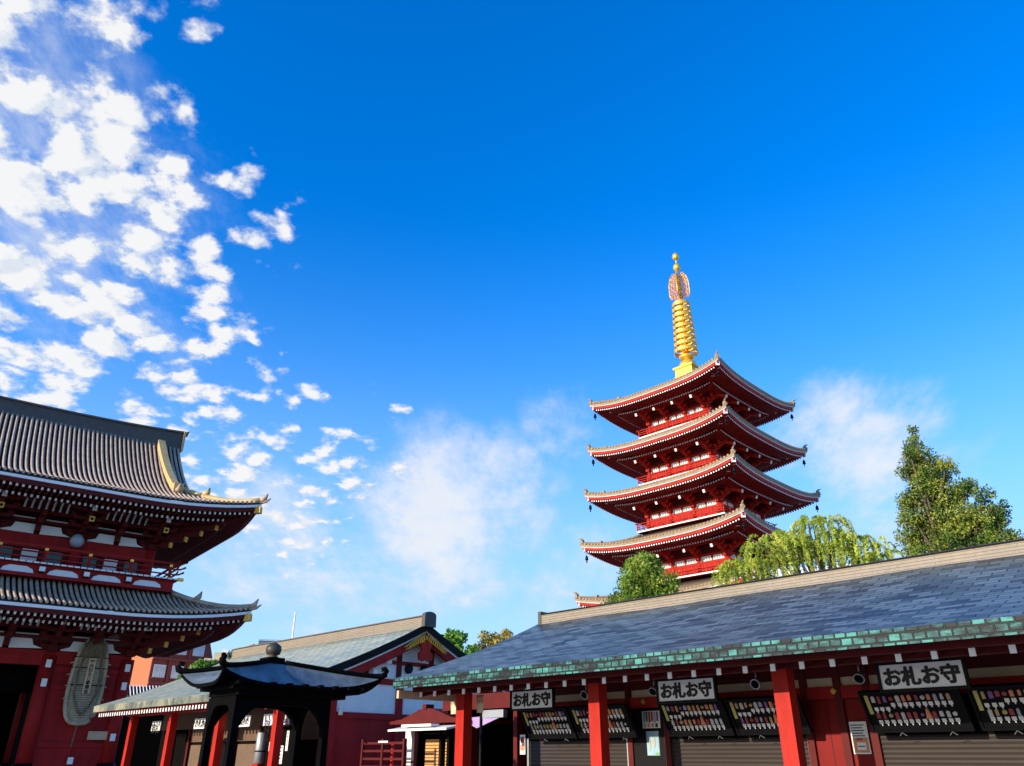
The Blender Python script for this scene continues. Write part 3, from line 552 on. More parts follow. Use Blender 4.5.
# ------------------------------------------------------------------ dark bronze pavilion
jp = thing(JOK, 'incense_pavilion', 'black bronze pavilion with a low curved roof, ball finial and upturned corners', 'pavilion', (0, 0, .10))
HX, HY = 1.70, .84
def jz(u, s): return 2.97 + .24 * abs(u) ** 4 * (1 - s) ** 2 + .44 * (s ** 1.1 * (1.5 - .5 * s))
AX = -.33; jr = MB(); NS, NU = 10, 20
for sd in range(4):
    P = []
    for a in range(NS + 1):
        s = a / NS; row = []
        for b in range(NU + 1):
            u = -1 + 2 * b / NU; hx = lerp(HX, .2, s) + .10 * abs(u) ** 4 * (1 - s); hy = lerp(HY, .2, s) + .10 * abs(u) ** 4 * (1 - s)
            x, y = [(u * hx, -hy), (hx, u * hy), (-u * hx, hy), (-hx, -u * hy)][sd]; x += AX * s
            row.append((x, y, jz(u, s)))
        P.append(row)
    jr.slab(P, .07, BRONZE_ROOF, BRONZE, BRONZE)
build(jr, 'roof', jp)
for sx in (1, -1):
    for sy in (1, -1):
        jh = MB()
        path = [(sx * (lerp(HX, .2, s) + .1 * (1 - s)) + AX * s, sy * (lerp(HY, .2, s) + .1 * (1 - s)), jz(1, s) + .03) for s in [k / 10 for k in range(10, -1, -1)]]
        e = Vector(path[-1]); o = Vector((sx, sy, 0)).normalized()
        path += [e + o * .07 + Vector((0, 0, .04)), e + o * .10 + Vector((0, 0, .10)), e + o * .06 + Vector((0, 0, .16)), e + o * .0 + Vector((0, 0, .145)), e + o * .01 + Vector((0, 0, .10))]
        jh.tube(path, [.05] * 10 + [.065, .07, .06, .055, .05, .04], 7, BRONZE); build(jh, 'hip_ridge', jp)
fn = MB(); fn.M = Matrix.Translation((AX, 0, 0)); build(fn.box(-.24, .24, -.22, .22, 3.38, 3.46, BRONZE).box(-.19, .19, -.19, .19, 3.46, 3.53, BRONZE).lathe([(.09, 3.53), (.12, 3.55), (.08, 3.58), (.14, 3.61), (.165, 3.69), (.15, 3.77), (.07, 3.83), (.0, 3.85)], 18, mat('brown_bronze', (.05, .04, .03), .5)), 'finial', jp)
LX, LY = 1.0, .54; LOX, LOY = -.16, .16
for sx in (1, -1):
    for sy in (1, -1):
        l = MB(); a, b = .06, .1
        l.hexa([(sx * LX - a - .03, sy * LY - a - .03, 0), (sx * LX + a + .03, sy * LY - a - .03, 0), (sx * LX + a + .03, sy * LY + a + .03, 0), (sx * LX - a - .03, sy * LY + a + .03, 0), (sx * LX - a, sy * LY - a, 2.75), (sx * LX + a, sy * LY - a, 2.75), (sx * LX + a, sy * LY + a, 2.75), (sx * LX - a, sy * LY + a, 2.75)], BRONZE)
        l.v = [v + Vector((LOX, LOY, 0)) for v in l.v]; build(l, 'leg', jp)
def arch(half, z0, z1, q):
    pts = [(-half, z1), (-half, z0 - .5)]
    n = 14
    for k in range(n + 1):
        t = -1 + 2 * k / n; pts.append((t * (half - .07), z0 - .42 * abs(t) ** 5))
    pts += [(half, z0 - .5), (half, z1)]
    return pts
for y in (-LY, LY):
    pl = arch(LX, 2.60, 2.93, 0); build(MB().prism([(x + LOX, y + LOY - .06, z) for x, z in pl], [(x + LOX, y + LOY + .06, z) for x, z in pl], BRONZE), 'arched_frieze', jp)
for x in (-LX, LX):
    pl = arch(LY, 2.60, 2.93, 0); build(MB().prism([(x + LOX - .055, y + LOY, z) for y, z in pl], [(x + LOX + .055, y + LOY, z) for y, z in pl], BRONZE), 'arched_frieze', jp)
je = MB().box(-1.45, 1.40, -.74, .74, 2.86, 2.929, BRONZE).box(-1.25, 1.15, -.6, .72, 2.76, 2.858, BRONZE)
for k in range(9):
    for sy in (-1, 1): je.box(-1.4 + k * .35 - .05, -1.4 + k * .35 + .05, sy * .74 - .2, sy * .74 + .2, 2.93, 2.99, BRONZE)
build(je, 'eave_frame', jp)
build(MB().lathe([(.5, .0), (.55, .3), (.45, .5), (.8, .8), (.85, 1.2), (.8, 1.3), (.7, 1.28)], 20, BRONZE), 'incense_burner', jp)

# ------------------------------------------------------------------ bracket clusters shared by gate and pagoda
DIM_WHITE = mat('dim_white', (.5, .5, .47), .8)
GATE_DARK = mat('eave_shade_red', (.10, .010, .009), .7, var=.25, scale=2, spec=.15)  # gate red darkened to carry the shade under the eaves
def bracket(mb, M, k, steps=3, out=.5, rise=.36, m=None, tail=True, cross=1.0, mw=None, droop=0):
    """bracket arms stepping outwards (towards -y), M puts its foot on the wall"""
    m = m or RED; old = mb.M; mb.M = (old @ M if old is not None else M) @ Matrix.Scale(k, 4); mw = mw or WHITE
    mb.box(-.22, .22, -.3, .1, -.3, 0, m)
    for j in range(steps):
        y = -out * (j + 1); z = j * rise
        mb.hexa([(-.11, y + .1, z + .02), (.11, y + .1, z + .02), (.11, .05, z + .02), (-.11, .05, z + .02), (-.11, y - .15, z + .22), (.11, y - .15, z + .22), (.11, .05, z + .22), (-.11, .05, z + .22)], m)
        cw = cross * (.75 + .12 * j)
        mb.hexa([(-cw * .75, y - .1, z + .24), (cw * .75, y - .1, z + .24), (cw * .75, y + .1, z + .24), (-cw * .75, y + .1, z + .24), (-cw, y - .1, z + .40), (cw, y - .1, z + .40), (cw, y + .1, z + .40), (-cw, y + .1, z + .40)], m)
        for q in (-1, 0, 1): mb.box(q * cw * .85 - .13, q * cw * .85 + .13, y - .13, y + .13, z + .41, z + .54, m)
        cw = cross * .7
        mb.box(-cw, cw, -.1 - .02 * j, .08, z + .03, z + .19, m)
    if tail:
        y = -out * steps; z = steps * rise - .12
        mb.bar((0, .0, z + .55), (0, y - .75, z + .08 - droop), .2, .26, m); d = Vector((0, y - .75, z + .08 - droop)) - Vector((0, 0, z + .55)); d.normalize()
        e = Vector((0, y - .75, z + .08 - droop)); mb.bar(e + d * .002, e + d * .06, .22, .28, mw)
    mb.M = old

# ------------------------------------------------------------------ the two-storeyed gate on the left
gt = thing(GATE, 'temple_gate', 'two storeyed crimson temple gate with grey tiled roofs, at the left edge', 'gate', (0, 50, 0))
DY = 50.0
def gz(w, x, z0, rise, wmax, k, L, x0=8.0, x1=15.0):
    s = w / wmax; c = max(0, (abs(x) - x0) / (x1 - x0)) ** 2.2
    return z0 + rise * ((1 - k) * s + k * s * s) + L * c * max(0, 1 - w / 6) ** 1.5
def gate_roof(EX, EY, z0, rise, wmax, k, L, xr, name, inner=None):
    """EX, EY: eave half sizes; xr: half length of the ridge (None for a skirt roof stopping at wmax)"""
    base = MB(); rolls = MB(); Z = lambda w, x: gz(w, x, z0, rise, wfull, k, L)
    wfull = wmax
    # front and back slopes, then the two ends
    def slope(P, halfU, lim, rollsp, cut=None):
        nS = 9; br = [-halfU, halfU] if cut is None else [-halfU, -cut, cut, halfU]
        for q0, q1 in zip(br, br[1:]):
            nU = max(2, int((q1 - q0) / 1.0))
            for i in range(nU):
                ua, ub = lerp(q0, q1, i / nU), lerp(q0, q1, (i + 1) / nU); e = (q1 - q0) * 1e-5
                rows = [[P(ua, lim(ua + e) * a / nS), P(ub, lim(ub - e) * a / nS)] for a in range(nS + 1)]
                base.slab(rows, .06, TILE_TROUGH)
        n = int(halfU * 2 / rollsp)
        for i in range(n + 1):
            u = -halfU + .1 + i * (2 * halfU - .2) / n; l = lim(u)
            if l < .25: continue
            m = max(2, int(l / .9)); pts = [P(u, -.05 + (l + .05) * q / m) + Vector((0, 0, .085)) for q in range(m + 1)]
            rolls.tube(pts, .078, 6, TILE, ph=R(30))
    for sg in (-1, 1):
        def limF(u):
            a = abs(u); d = EX - a
            if xr is None: return min(wmax, d)
            return wmax if a <= xr else min(wmax, d)
        slope(lambda u, ww: Vector((u * -sg, DY + sg * (EY - ww), Z(ww, u))), EX, limF, .25, xr)
        lim2 = wmax if xr is None else EX - xr
        slope(lambda u, ww: Vector((sg * (EX - ww), DY + u * sg, Z(ww, EX * abs(u) / EY))), EY, lambda u: min(lim2, EY - abs(u)), .25)
    return base, rolls, Z
def corner_ridge(EX, EY, Z, w0, w1, nm, rr=.17, m=SUNLIT_RIDGE):
    for sx in (1, -1):
        for sy in (1, -1):
            mb = MB()
            pts = [Vector((sx * (EX - ww), DY + sy * (EY - ww), Z(ww, EX - ww) + .17)) for ww in [lerp(w1, w0, q / 8) for q in range(9)]]
            mb.tube(pts, rr, 8, m); e = pts[-1]; d = Vector((sx, sy, 0)).normalized()
            mb.tube([e, e + d * .2 + Vector((0, 0, .1)), e + d * .35 + Vector((0, 0, .38))], [rr * 1.15, rr * .9, .03], 7, TILE)
            mb.tube([e - d * .1 + Vector((0, 0, -.15)), e + d * .3 + Vector((0, 0, -.08)), e + d * .55 + Vector((0, 0, .08))], [.1, .08, .03], 6, TILE)
            f = pts[3]; mb.tube([f + d * .0 + Vector((0, 0, .05)), f + d * .22 + Vector((0, 0, .25)), f + d * .3 + Vector((0, 0, .5))], [rr * 1.2, rr, .04], 7, m); build(mb, nm, gt)
REST = MB(); OWN = [0]
def eave_set(parent, EX, EY, Z, zb, drop=0.0, nm=''):
    """white edge board, red fascia, two rows of white-tipped rafters, dark soffit, all following the eave curve"""
    wh = MB(); fa = MB(); ra = REST; so = MB()
    def run(P, half, n, front=False):
        U = [-half + 2 * half * q / n for q in range(n + 1)]
        for a, b in zip(U, U[1:]):
            for mb, i0, za, zb_, th, m in ((wh, .02, -.07, -.21, .1, WHITE), (fa, .10, -.212, -.42, .12, RED_DARK)):
                A0, A1, B0, B1 = P(a, i0), P(a, i0 + th), P(b, i0), P(b, i0 + th)
                v = lambda p, z: Vector((p.x, p.y, p.z + z))
                mb.hexa([v(A0, zb_), v(B0, zb_), v(B1, zb_), v(A1, zb_), v(A0, za), v(B0, za), v(B1, za), v(A1, za)], m)
        def sp(u, iw, dz):
            p = P(u * (1 - iw / half), iw); c0 = Z(0, 0); p.z = c0 + (Z(0, EX * abs(u) / half) - c0) * (1 - iw / 6) + dz; return p
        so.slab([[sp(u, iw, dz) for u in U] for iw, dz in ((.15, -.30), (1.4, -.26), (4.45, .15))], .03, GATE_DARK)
        k = int(half * 2 / .27)
        for q in range(k + 1):
            u = -half + .25 + q * (2 * half - .5) / k
            for i0, i1, z0_, z1_ in ((.3, 1.9, -.48, -.40), (1.35, 4.2, -.62, -.05)):
                if abs(u) > half - i0 - .05: continue
                i1 = min(i1, half - abs(u) + i0 * 0 + .05)
                if i1 - i0 < .15: continue
                p, r_ = P(u, i0), P(u, i1); p = p + Vector((0, 0, z0_)); r_ = r_ + Vector((0, 0, lerp(z0_, z1_, (i1 - i0) / 2.0)))
                d = (p - r_).normalized(); own = front and i0 < 1 and u > -.6 and OWN[0] < 100
                rb_ = MB() if own else ra
                rb_.bar(r_, p, .10, .13, GATE_DARK); rb_.bar(p + d * .001, p + d * .005, .10, .13, WHITE)
                if own: OWN[0] += 1; build(rb_, 'rafter', parent)
    for sg in (-1, 1):
        run(lambda u, iw: Vector((-sg * u, DY + sg * (EY - iw), Z(0, u))), EX, 30, sg < 0)
        run(lambda u, iw: Vector((sg * (EX - iw), DY + sg * u, Z(0, EX * abs(u) / EY))), EY, 18)
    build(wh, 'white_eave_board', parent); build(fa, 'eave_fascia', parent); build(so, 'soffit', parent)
    for sx in (1, -1):
        for sy in (1, -1):
            hr = MB()
            c = Vector((sx * EX, DY + sy * EY, Z(0, EX))); d = Vector((sx, sy, 0)).normalized()
            hr.bar(c - d * 6 + Vector((0, 0, -.5)), c - d * .35 + Vector((0, 0, -.42)), .3, .4, RED_DARK); hr.bar(c - d * .34 + Vector((0, 0, -.42)), c - d * .0 + Vector((0, 0, -.40)), .30, .36, GOLD_SHADED); build(hr, 'hip_rafter', parent)
UB, UR, UZ = gate_roof(14.45, 8.5, 13.62, 6.0, 8.5, .66, .85, 11.4, 'upper')
build(UB, 'upper_roof', gt); build(UR, 'upper_tile_rolls', gt)
eave_set(gt, 14.45, 8.5, UZ, 13.5)
corner_ridge(14.45, 8.5, UZ, .05, 4.0, 'upper_corner_ridge')
rg = MB(); n = 24
for k in range(n):
    xa, xb = -11.5 + 23 * k / n, -11.5 + 23 * (k + 1) / n; za, zb = [19.45 + .35 * (abs(x) / 11.5) ** 3 for x in (xa, xb)]
    rg.hexa([(xa, 49.6, za - .6), (xb, 49.6, zb - .6), (xb, 50.4, zb - .6), (xa, 50.4, za - .6), (xa, 49.62, za + .62), (xb, 49.62, zb + .62), (xb, 50.38, zb + .62), (xa, 50.38, za + .62)], RIDGE_DARK)
    rg.hexa([(xa, 49.5, za + .622), (xb, 49.5, zb + .622), (xb, 50.5, zb + .622), (xa, 50.5, za + .622), (xa, 49.55, za + .74), (xb, 49.55, zb + .74), (xb, 50.45, zb + .74), (xa, 50.45, za + .74)], RIDGE_DARK)
for sg in (1, -1):
    rg.box(sg * 11.56 - .06, sg * 11.56 + .06, 49.45, 50.55, 19.2, 20.5, SUNLIT_RIDGE); rg.tube([(sg * 11.5, 50, 20.4), (sg * 11.75, 50, 20.5), (sg * 11.9, 50, 20.75)], [.2, .15, .04], 7, RIDGE_DARK)
build(rg, 'main_ridge', gt)
for sx in (1, -1):
    for sy in (1, -1):
        dg = MB()
        pts = [Vector((sx * (10.25 + .5 * (1 - ww / 8.2)), DY + sy * (8.5 - ww), UZ(ww, 10.5) + .2)) for ww in [8.2 - 5.3 * q / 8 for q in range(9)]]
        for p, q in zip(pts, pts[1:]): dg.bar(p, q, .42, .5, SUNLIT_RIDGE)
        e = pts[-1]; dg.box(e.x - .26, e.x + .26, e.y - .12, e.y + .12, e.z - .4, e.z + .45, SUNLIT_RIDGE); dg.tube([e, e + Vector((0, sy * .3, .1)), e + Vector((0, sy * .42, .35))], [.2, .15, .04], 7, TILE); build(dg, 'descending_ridge', gt)
for sg in (1, -1): build(MB().prism([(sg * 10.9, 45.2, 15.2), (sg * 10.9, 54.8, 15.2), (sg * 10.9, 50, 19.3)], [(sg * 10.95, 45.2, 15.2), (sg * 10.95, 54.8, 15.2), (sg * 10.95, 50, 19.3)], PLASTER), 'roof_gable', gt)
LB, LR, LZ = gate_roof(14.75, 8.5, 7.86, 1.75, 3.8, .4, .75, None, 'lower')
build(LB, 'lower_roof', gt); build(LR, 'lower_tile_rolls', gt); eave_set(gt, 14.75, 8.5, LZ, 7.7)
corner_ridge(14.75, 8.5, LZ, .05, 3.7, 'lower_corner_ridge', .14, TILE)
BX, BY0, BY1 = 10.15, 46.0, 54.0
PX = [-10.15, -6.5, -2.5, 2.5, 6.5, 10.15]
# lower storey
pil = None
for x in PX:
    for y in (46.0, 50.0, 54.0):
        if pil is None: pil = build(MB().lathe([(.34, 1.25), (.34, 6.1)], 20, RED_DEEP, (x, y)).lathe([(.42, .0), (.42, 1.249)], 20, BLACK, (x, y)), 'pillar', gt); px0 = (x, y)
        else: dup_part(pil, (x - px0[0], y - px0[1], 0))
for x0, x1 in ((6.5, 10.15), (-10.15, -6.5)):
    lw = MB().box(x0, x1, 46.02, 46.2, 0, 6.05, RED_DEEP)
    for z in (1.95, 4.55, 5.35): lw.box(x0 + .34, x1 - .34, 45.93, 46.021, z, z + .22, RED_DEEP)
    lw.box(x0 + .34, x1 - .34, 45.86, 46.021, 5.7, 6.05, RED_DEEP); build(lw, 'lower_wall', gt)
for sg in (1, -1): build(B(sg * 10.1 - .08, sg * 10.1 + .08, 46.3, 53.7, 0, 6.0, RED_DEEP), 'side_wall', gt); build(B(sg * 6.5 - .1, sg * 6.5 + .1, 46.4, 53.6, 0, 6, DARK), 'passage_wall', gt)
build(MB().box(-10.3, 10.3, 45.85, 46.15, 6.055, 6.30, RED_DEEP).box(-6.2, 6.2, 45.8, 46.2, 5.60, 6.056, RED_DEEP), 'lower_beam', gt); build(B(-10.3, 10.3, 53.85, 54.15, 5.6, 6.3, RED_DEEP), 'rear_beam', gt); build(B(-10.2, 10.2, 46.1, 53.9, 6.301, 6.5, DARK), 'passage_ceiling', gt)
build(B(-6.2, 6.2, 47.2, 47.3, 4.4, 6.2, DARK), 'passage_lintel', gt)
for sg in (1, -1): build(B(sg * 5.2 - 1.25, sg * 5.2 + 1.25, 53.6, 53.8, 0, 6.0, DARK), 'dark_infill', gt); build(B(sg * 4.5 - .1, sg * 4.5 + .1, 49, 49.3, 0, 5.6, RED_DARK), 'door_post', gt)  # dark infill panels added so the passage behind shows black
def panel(x0, x1, y, z0, z1, shape=None):
    w_ = x1 - x0
    pl = [(x0, z0), (x1, z0), (x1, z0 + (z1 - z0) * .35), (x1 - .12 * w_, z0 + (z1 - z0) * .45), (x1 - .18 * w_, z1), (x0 + .18 * w_, z1), (x0 + .12 * w_, z0 + (z1 - z0) * .45), (x0, z0 + (z1 - z0) * .35)]
    if shape == 'L': pl = [(x0, z0), (x1, z0), (x1, z1), (x0 + .38 * w_, z1), (x0 + .3 * w_, z0 + .4 * (z1 - z0)), (x0, z0 + .12 * (z1 - z0))]
    if shape == 'R': pl = [(x0, z0), (x1, z0 + .12 * (z1 - z0)), (x1 - .3 * w_, z0 + .4 * (z1 - z0)), (x1 - .38 * w_, z1), (x0, z1), (x0, z0)][:5] + []
    build(MB().prism([(x, y, z) for x, z in pl], [(x, y + .03, z) for x, z in pl], PLASTER), 'plaster_panel', gt)
for a, b in zip(PX, PX[1:]):
    mid = (a + b) / 2
    panel(a + .40, mid - .14, 45.83, 6.32, 6.80, 'L'); panel(mid + .14, b - .40, 45.83, 6.32, 6.80, 'R')
    panel(a + .40, mid - .14, 45.83, 11.88, 12.36, 'L'); panel(mid + .14, b - .40, 45.83, 11.88, 12.36, 'R')
    for z0 in (6.95, 12.55):
        for j in range(2):
            build(B(mid - 1.25 + .1 * j, mid - .25, 45.5 - .45 * j, 45.53 - .45 * j, z0 + .28 * j, z0 + .34 * j + .06, DIM_WHITE), 'white_strip', gt); build(B(mid + .25, mid + 1.25 - .1 * j, 45.5 - .45 * j, 45.53 - .45 * j, z0 + .28 * j, z0 + .34 * j + .06, DIM_WHITE), 'white_strip', gt)
    # curved white ribs under the eave
    for z0, y0 in ((7.35, 44.0), (12.95, 44.0)):
        for q in range(7):
            x = mid - .95 + q * .32
            build(MB().tube([(x, y0 + .55, z0 - .10), (x, y0 + .38, z0 + .12), (x, y0 + .1, z0 + .27)], .05, 4, DIM_WHITE), 'curved_rib', gt)
for x in PX:
    for z in (6.3, 11.85):
        bk = MB(); bracket(bk, Matrix.Translation((x, 45.85, z + .25 + .05 * (z > 7))), 1.0, 3, .62, .3, GATE_DARK, cross=.95, mw=DIM_WHITE)
        bk.hexa([(x - .3, 45.75, z), (x + .3, 45.75, z), (x + .3, 45.95, z), (x - .3, 45.95, z), (x - .8, 45.75, z + .4), (x + .8, 45.75, z + .4), (x + .8, 45.95, z + .4), (x - .8, 45.95, z + .4)], GATE_DARK); build(bk, 'bracket', gt)
for a, b in zip(PX, PX[1:]):
    for z in (6.5, 12.1):
        bk = MB()
        for j in range(3): bk.box((a + b) / 2 - .12, (a + b) / 2 + .12, 45.6 - .55 * j, 46.0 - .5 * j, z - .1 + .3 * j, z + .4 + .32 * j, GATE_DARK)
        build(bk, 'strut', gt)
for z in (6.85, 12.45):
    for j in range(3): build(B(-10.6 - .5 * j, 10.6 + .5 * j, 45.55 - .62 * j, 45.7 - .62 * j, z + .34 * j, z + .2 + .34 * j, GATE_DARK), 'bracket_beam', gt)
for sg in (1, -1):                                   # diagonal corner arms with gilded ends
    for z in (6.6, 12.2):
        c = Vector((sg * 10.15, 46, z)); d = Vector((sg, -1, 0)).normalized()
        for j in range(4):
            bk = MB(); e = c + d * (1.1 + .85 * j) + Vector((0, 0, .3 * j - .05))
            bk.bar(c + Vector((0, 0, .28 * j)), e, .24, .26, GATE_DARK); bk.bar(e, e + d * .08 + Vector((0, 0, -.01)), .25, .27, GOLD_SHADED); build(bk, 'corner_arm', gt)
for x in PX: build(MB().prism([(x - .12, 43.32, 12.32), (x + .12, 43.32, 12.32), (x + .13, 43.32, 12.60), (x - .13, 43.32, 12.60)], [(x - .12, 43.36, 12.32), (x + .12, 43.36, 12.32), (x + .13, 43.36, 12.60), (x - .13, 43.36, 12.60)], GOLD_SHADED).box(x - .06, x + .06, 43.30, 43.318, 12.40, 12.52, DARK), 'gold_plaque', gt)
# upper storey
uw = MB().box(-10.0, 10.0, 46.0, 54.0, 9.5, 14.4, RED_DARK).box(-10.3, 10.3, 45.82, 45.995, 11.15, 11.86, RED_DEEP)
for x in PX: uw.lathe([(.28, 9.6), (.28, 12.1)], 14, RED_DEEP, (x, 45.95))
for a, b in zip(PX, PX[1:]):
    for q in range(3): uw.box(lerp(a, b, .12 + .28 * q), lerp(a, b, .30 + .28 * q), 45.95, 45.99, 10.5, 11.1, TEAL if q != 1 else PLASTER)
build(uw, 'upper_wall', gt)
gal = MB().box(-11.3, 11.3, 44.35, 46, 9.48, 9.64, RED_DEEP).box(-11.3, 11.3, 44.45, 46, 9.641, 10.1, RED_DEEP).box(-11.5, 11.5, 44.2, 55.8, 10.101, 10.19, RED_DEEP)
for sg in (1, -1): gal.box(sg * 11.3 - .5, sg * 11.3, 44.5, 55.5, 9.48, 10.1, RED_DEEP) if sg > 0 else gal.box(-11.3, -10.8, 44.5, 55.5, 9.48, 10.1, RED_DEEP)
k = -11.0; q = 0
while k < 10.9:
    pl = [(k + .28, 9.66), (k + 1.70, 9.66), (k + 1.62, 9.83), (k + 1.35, 9.95), (k + .62, 9.95), (k + .36, 9.83)]
    gal.prism([(x, 44.42, z) for x, z in pl], [(x, 44.449, z) for x, z in pl], PLASTER)
    gal.box(k - .14, k + .14, 44.18, 44.44, 9.72, 9.98, RED_DARK).box(k - .13, k + .13, 44.15, 44.179, 9.75, 9.97, WHITE)
    k += 2.0
for q in range(76): gal.box(-11.45 + q * .302, -11.45 + q * .302 + .25, 44.16, 44.198, 10.11, 10.185, WHITE)
for sg in (1, -1): gal.box(sg * 11.55 - .15, sg * 11.55 + .15, 44.05, 44.3, 10.08, 10.22, GOLD)
build(gal, 'gallery', gt)
rl = MB()
for z, h in ((10.38, .07), (10.66, .07), (10.93, .11)):
    rl.box(-11.3, 11.3, 44.36, 44.44, z, z + h, RED_DEEP)
    for sg in (1, -1): rl.box(sg * 11.3 - .04, sg * 11.3 + .04, 44.2, 55.6, z + .002, z + h - .002, RED_DEEP)
for sg in (1, -1):
    for j, z in enumerate((10.42, 10.70, 11.0)):
        rl.tube([(sg * 11.25, 44.4, z), (sg * (11.45 + .06 * j), 44.4, z + .02), (sg * (11.65 + .06 * j), 44.4, z + .12)], .05, 6, RED_DEEP); rl.tube([(sg * (11.65 + .06 * j), 44.4, z + .12), (sg * (11.72 + .06 * j), 44.4, z + .17)], .06, 6, BLACK)
        rl.tube([(sg * 11.3, 44.5, z), (sg * 11.3, 44.15 - .05 * j, z + .02), (sg * 11.3, 43.98 - .05 * j, z + .1)], .05, 6, RED_DEEP)
for k in range(12): x = -11 + 2 * k; rl.box(x - .07, x + .07, 44.35, 44.45, 10.19, 11.05, RED_DEEP); rl.box(x - .08, x + .08, 44.33, 44.349, 10.80, 10.92, GOLD)
build(rl, 'railing', gt)
for x0, x1, y, z0, z1 in [(x - .12, x + .12, 45.60, z, z + .36) for x in (6.5, 10.15) for z in (5.5, 4.62)] + [(10.0, 10.24, 45.6, 2.25, 2.58), (8.35, 8.6, 45.85, 1.22, 1.52)]: build(B(x0, x1, y, y + .04, z0, z1, WHITE), 'white_plate', gt)
build(REST, 'rafter', gt, kind='stuff')
build(MB().lathe([(.0, 11.35), (.25, 11.42), (.34, 11.62), (.32, 11.8), (.18, 11.98), (.06, 12.05)], 16, SKYBLUE, (6.35, 45.3)), 'globe_lamp', site=GATE, label='pale blue globe lamp hanging under the upper storey of the gate', cat='lamp')
nb = thing(GATE, 'notice_board', 'long beige wooden board on the crimson gate wall below the straw sandal', 'notice board', (9.44, 45.86, 2.3)); build(B(9.0, 9.95, 45.80, 45.86, 2.3, 2.68, WOOD), 'panel', nb)
# giant straw sandal
ws = thing(GATE, 'straw_sandal', 'giant grey straw sandal hanging on the crimson wall of the gate', 'straw sandal', (8.35, 45.6, 3.0))
def sole(hw, z0, z1, y0, y1, m, n=28):
    pl = []
    for k in range(n):
        a = 2 * math.pi * k / n; c, s_ = math.cos(a), math.sin(a)
        xx = hw * (abs(c) ** .62) * (1 if c > 0 else -1); zz = (abs(s_) ** .8) * (1 if s_ > 0 else -1)
        xx *= 1.06 - .10 * zz
        pl.append((8.35 + xx, lerp(z0, z1, (zz + 1) / 2)))
    mb = MB(); mb.prism([(x, y1, z) for x, z in pl][::-1], [(x, y0, z) for x, z in pl][::-1], m); return mb, pl
s1, outl = sole(.71, 3.0, 6.95, 45.42, 45.78, STRAW)
for k in range(34):
    z = 3.3 + k * .1; hw = (.64 if 3.7 < z < 6.4 else .45) + .03 * math.sin(k * 2.1)
    s1.tube([(8.35 - hw, 45.41, z), (8.35 - hw * .5, 45.37, z + .02), (8.35, 45.36, z + .025), (8.35 + hw * .5, 45.37, z + .02), (8.35 + hw, 45.41, z)], .05, 6, STRAW)
build(s1, 'sole', ws)
rim = MB(); rim.tube([(x, 45.42, z) for x, z in outl] + [(outl[0][0], 45.42, outl[0][1])], .10, 8, STRAW); 
rs_ = random.Random(4)
for sg in (1, -1):
    for z in (4.1, 4.7, 5.2, 5.75): rim.tube([(8.35 + sg * .74, 45.4, z), (8.35 + sg * .86, 45.36, z + .03), (8.35 + sg * (.92 + .06 * rs_.random()), 45.34, z - .02)], [.035, .03, .02], 5, STRAW)
build(rim, 'rim', ws)
tp = MB(); tp.box(7.85, 8.85, 45.30, 45.36, 6.12, 6.7, STRAW_DARK)
for k in range(9): tp.tube([(7.80 + .13 * k, 45.31, 6.05), (7.86 + .12 * k, 45.22, 6.45), (8.1 + .06 * k, 45.3, 6.95)], .07, 6, STRAW_DARK)
build(tp, 'toe_wrapping', ws)
st = MB()
for sg in (1, -1): st.tube([(8.35, 45.3, 3.35), (8.35 + sg * .3, 45.26, 3.75), (8.35 + sg * .5, 45.28, 4.3), (8.35 + sg * .55, 45.3, 5.2), (8.35 + sg * .4, 45.28, 6.1)], .05, 6, STRAW_DARK)
for z in (4.75, 5.55, 6.05): st.tube([(7.5, 45.36, z), (8.35, 45.27, z), (9.2, 45.36, z)], .025, 5, BLACK)
build(st, 'cord', ws)
npz = build(B(8.19, 8.53, 45.20, 45.25, 4.35, 6.0, WOOD), 'name_plate', ws)
build(text_mb('大\nわ\nら\nじ\n奉\n賛\n会', .21, INK, 8.36, 45.197, 5.05, .006, .008, .95), 'lettering', npz)
build(text_mb('奉納', .12, INK, 8.36, 45.197, 5.88, .006, .003), 'lettering', npz)
tl = MB().tube([(8.35, 45.5, 3.0), (8.33, 45.5, 2.4), (8.3, 45.5, 1.9)], [.03, .03, .04], 6, STRAW_DARK).lathe([(.04, 1.95), (.08, 1.85), (.05, 1.6)], 8, RED_DEEP, (8.3, 45.5)); build(tl, 'tassel', ws)

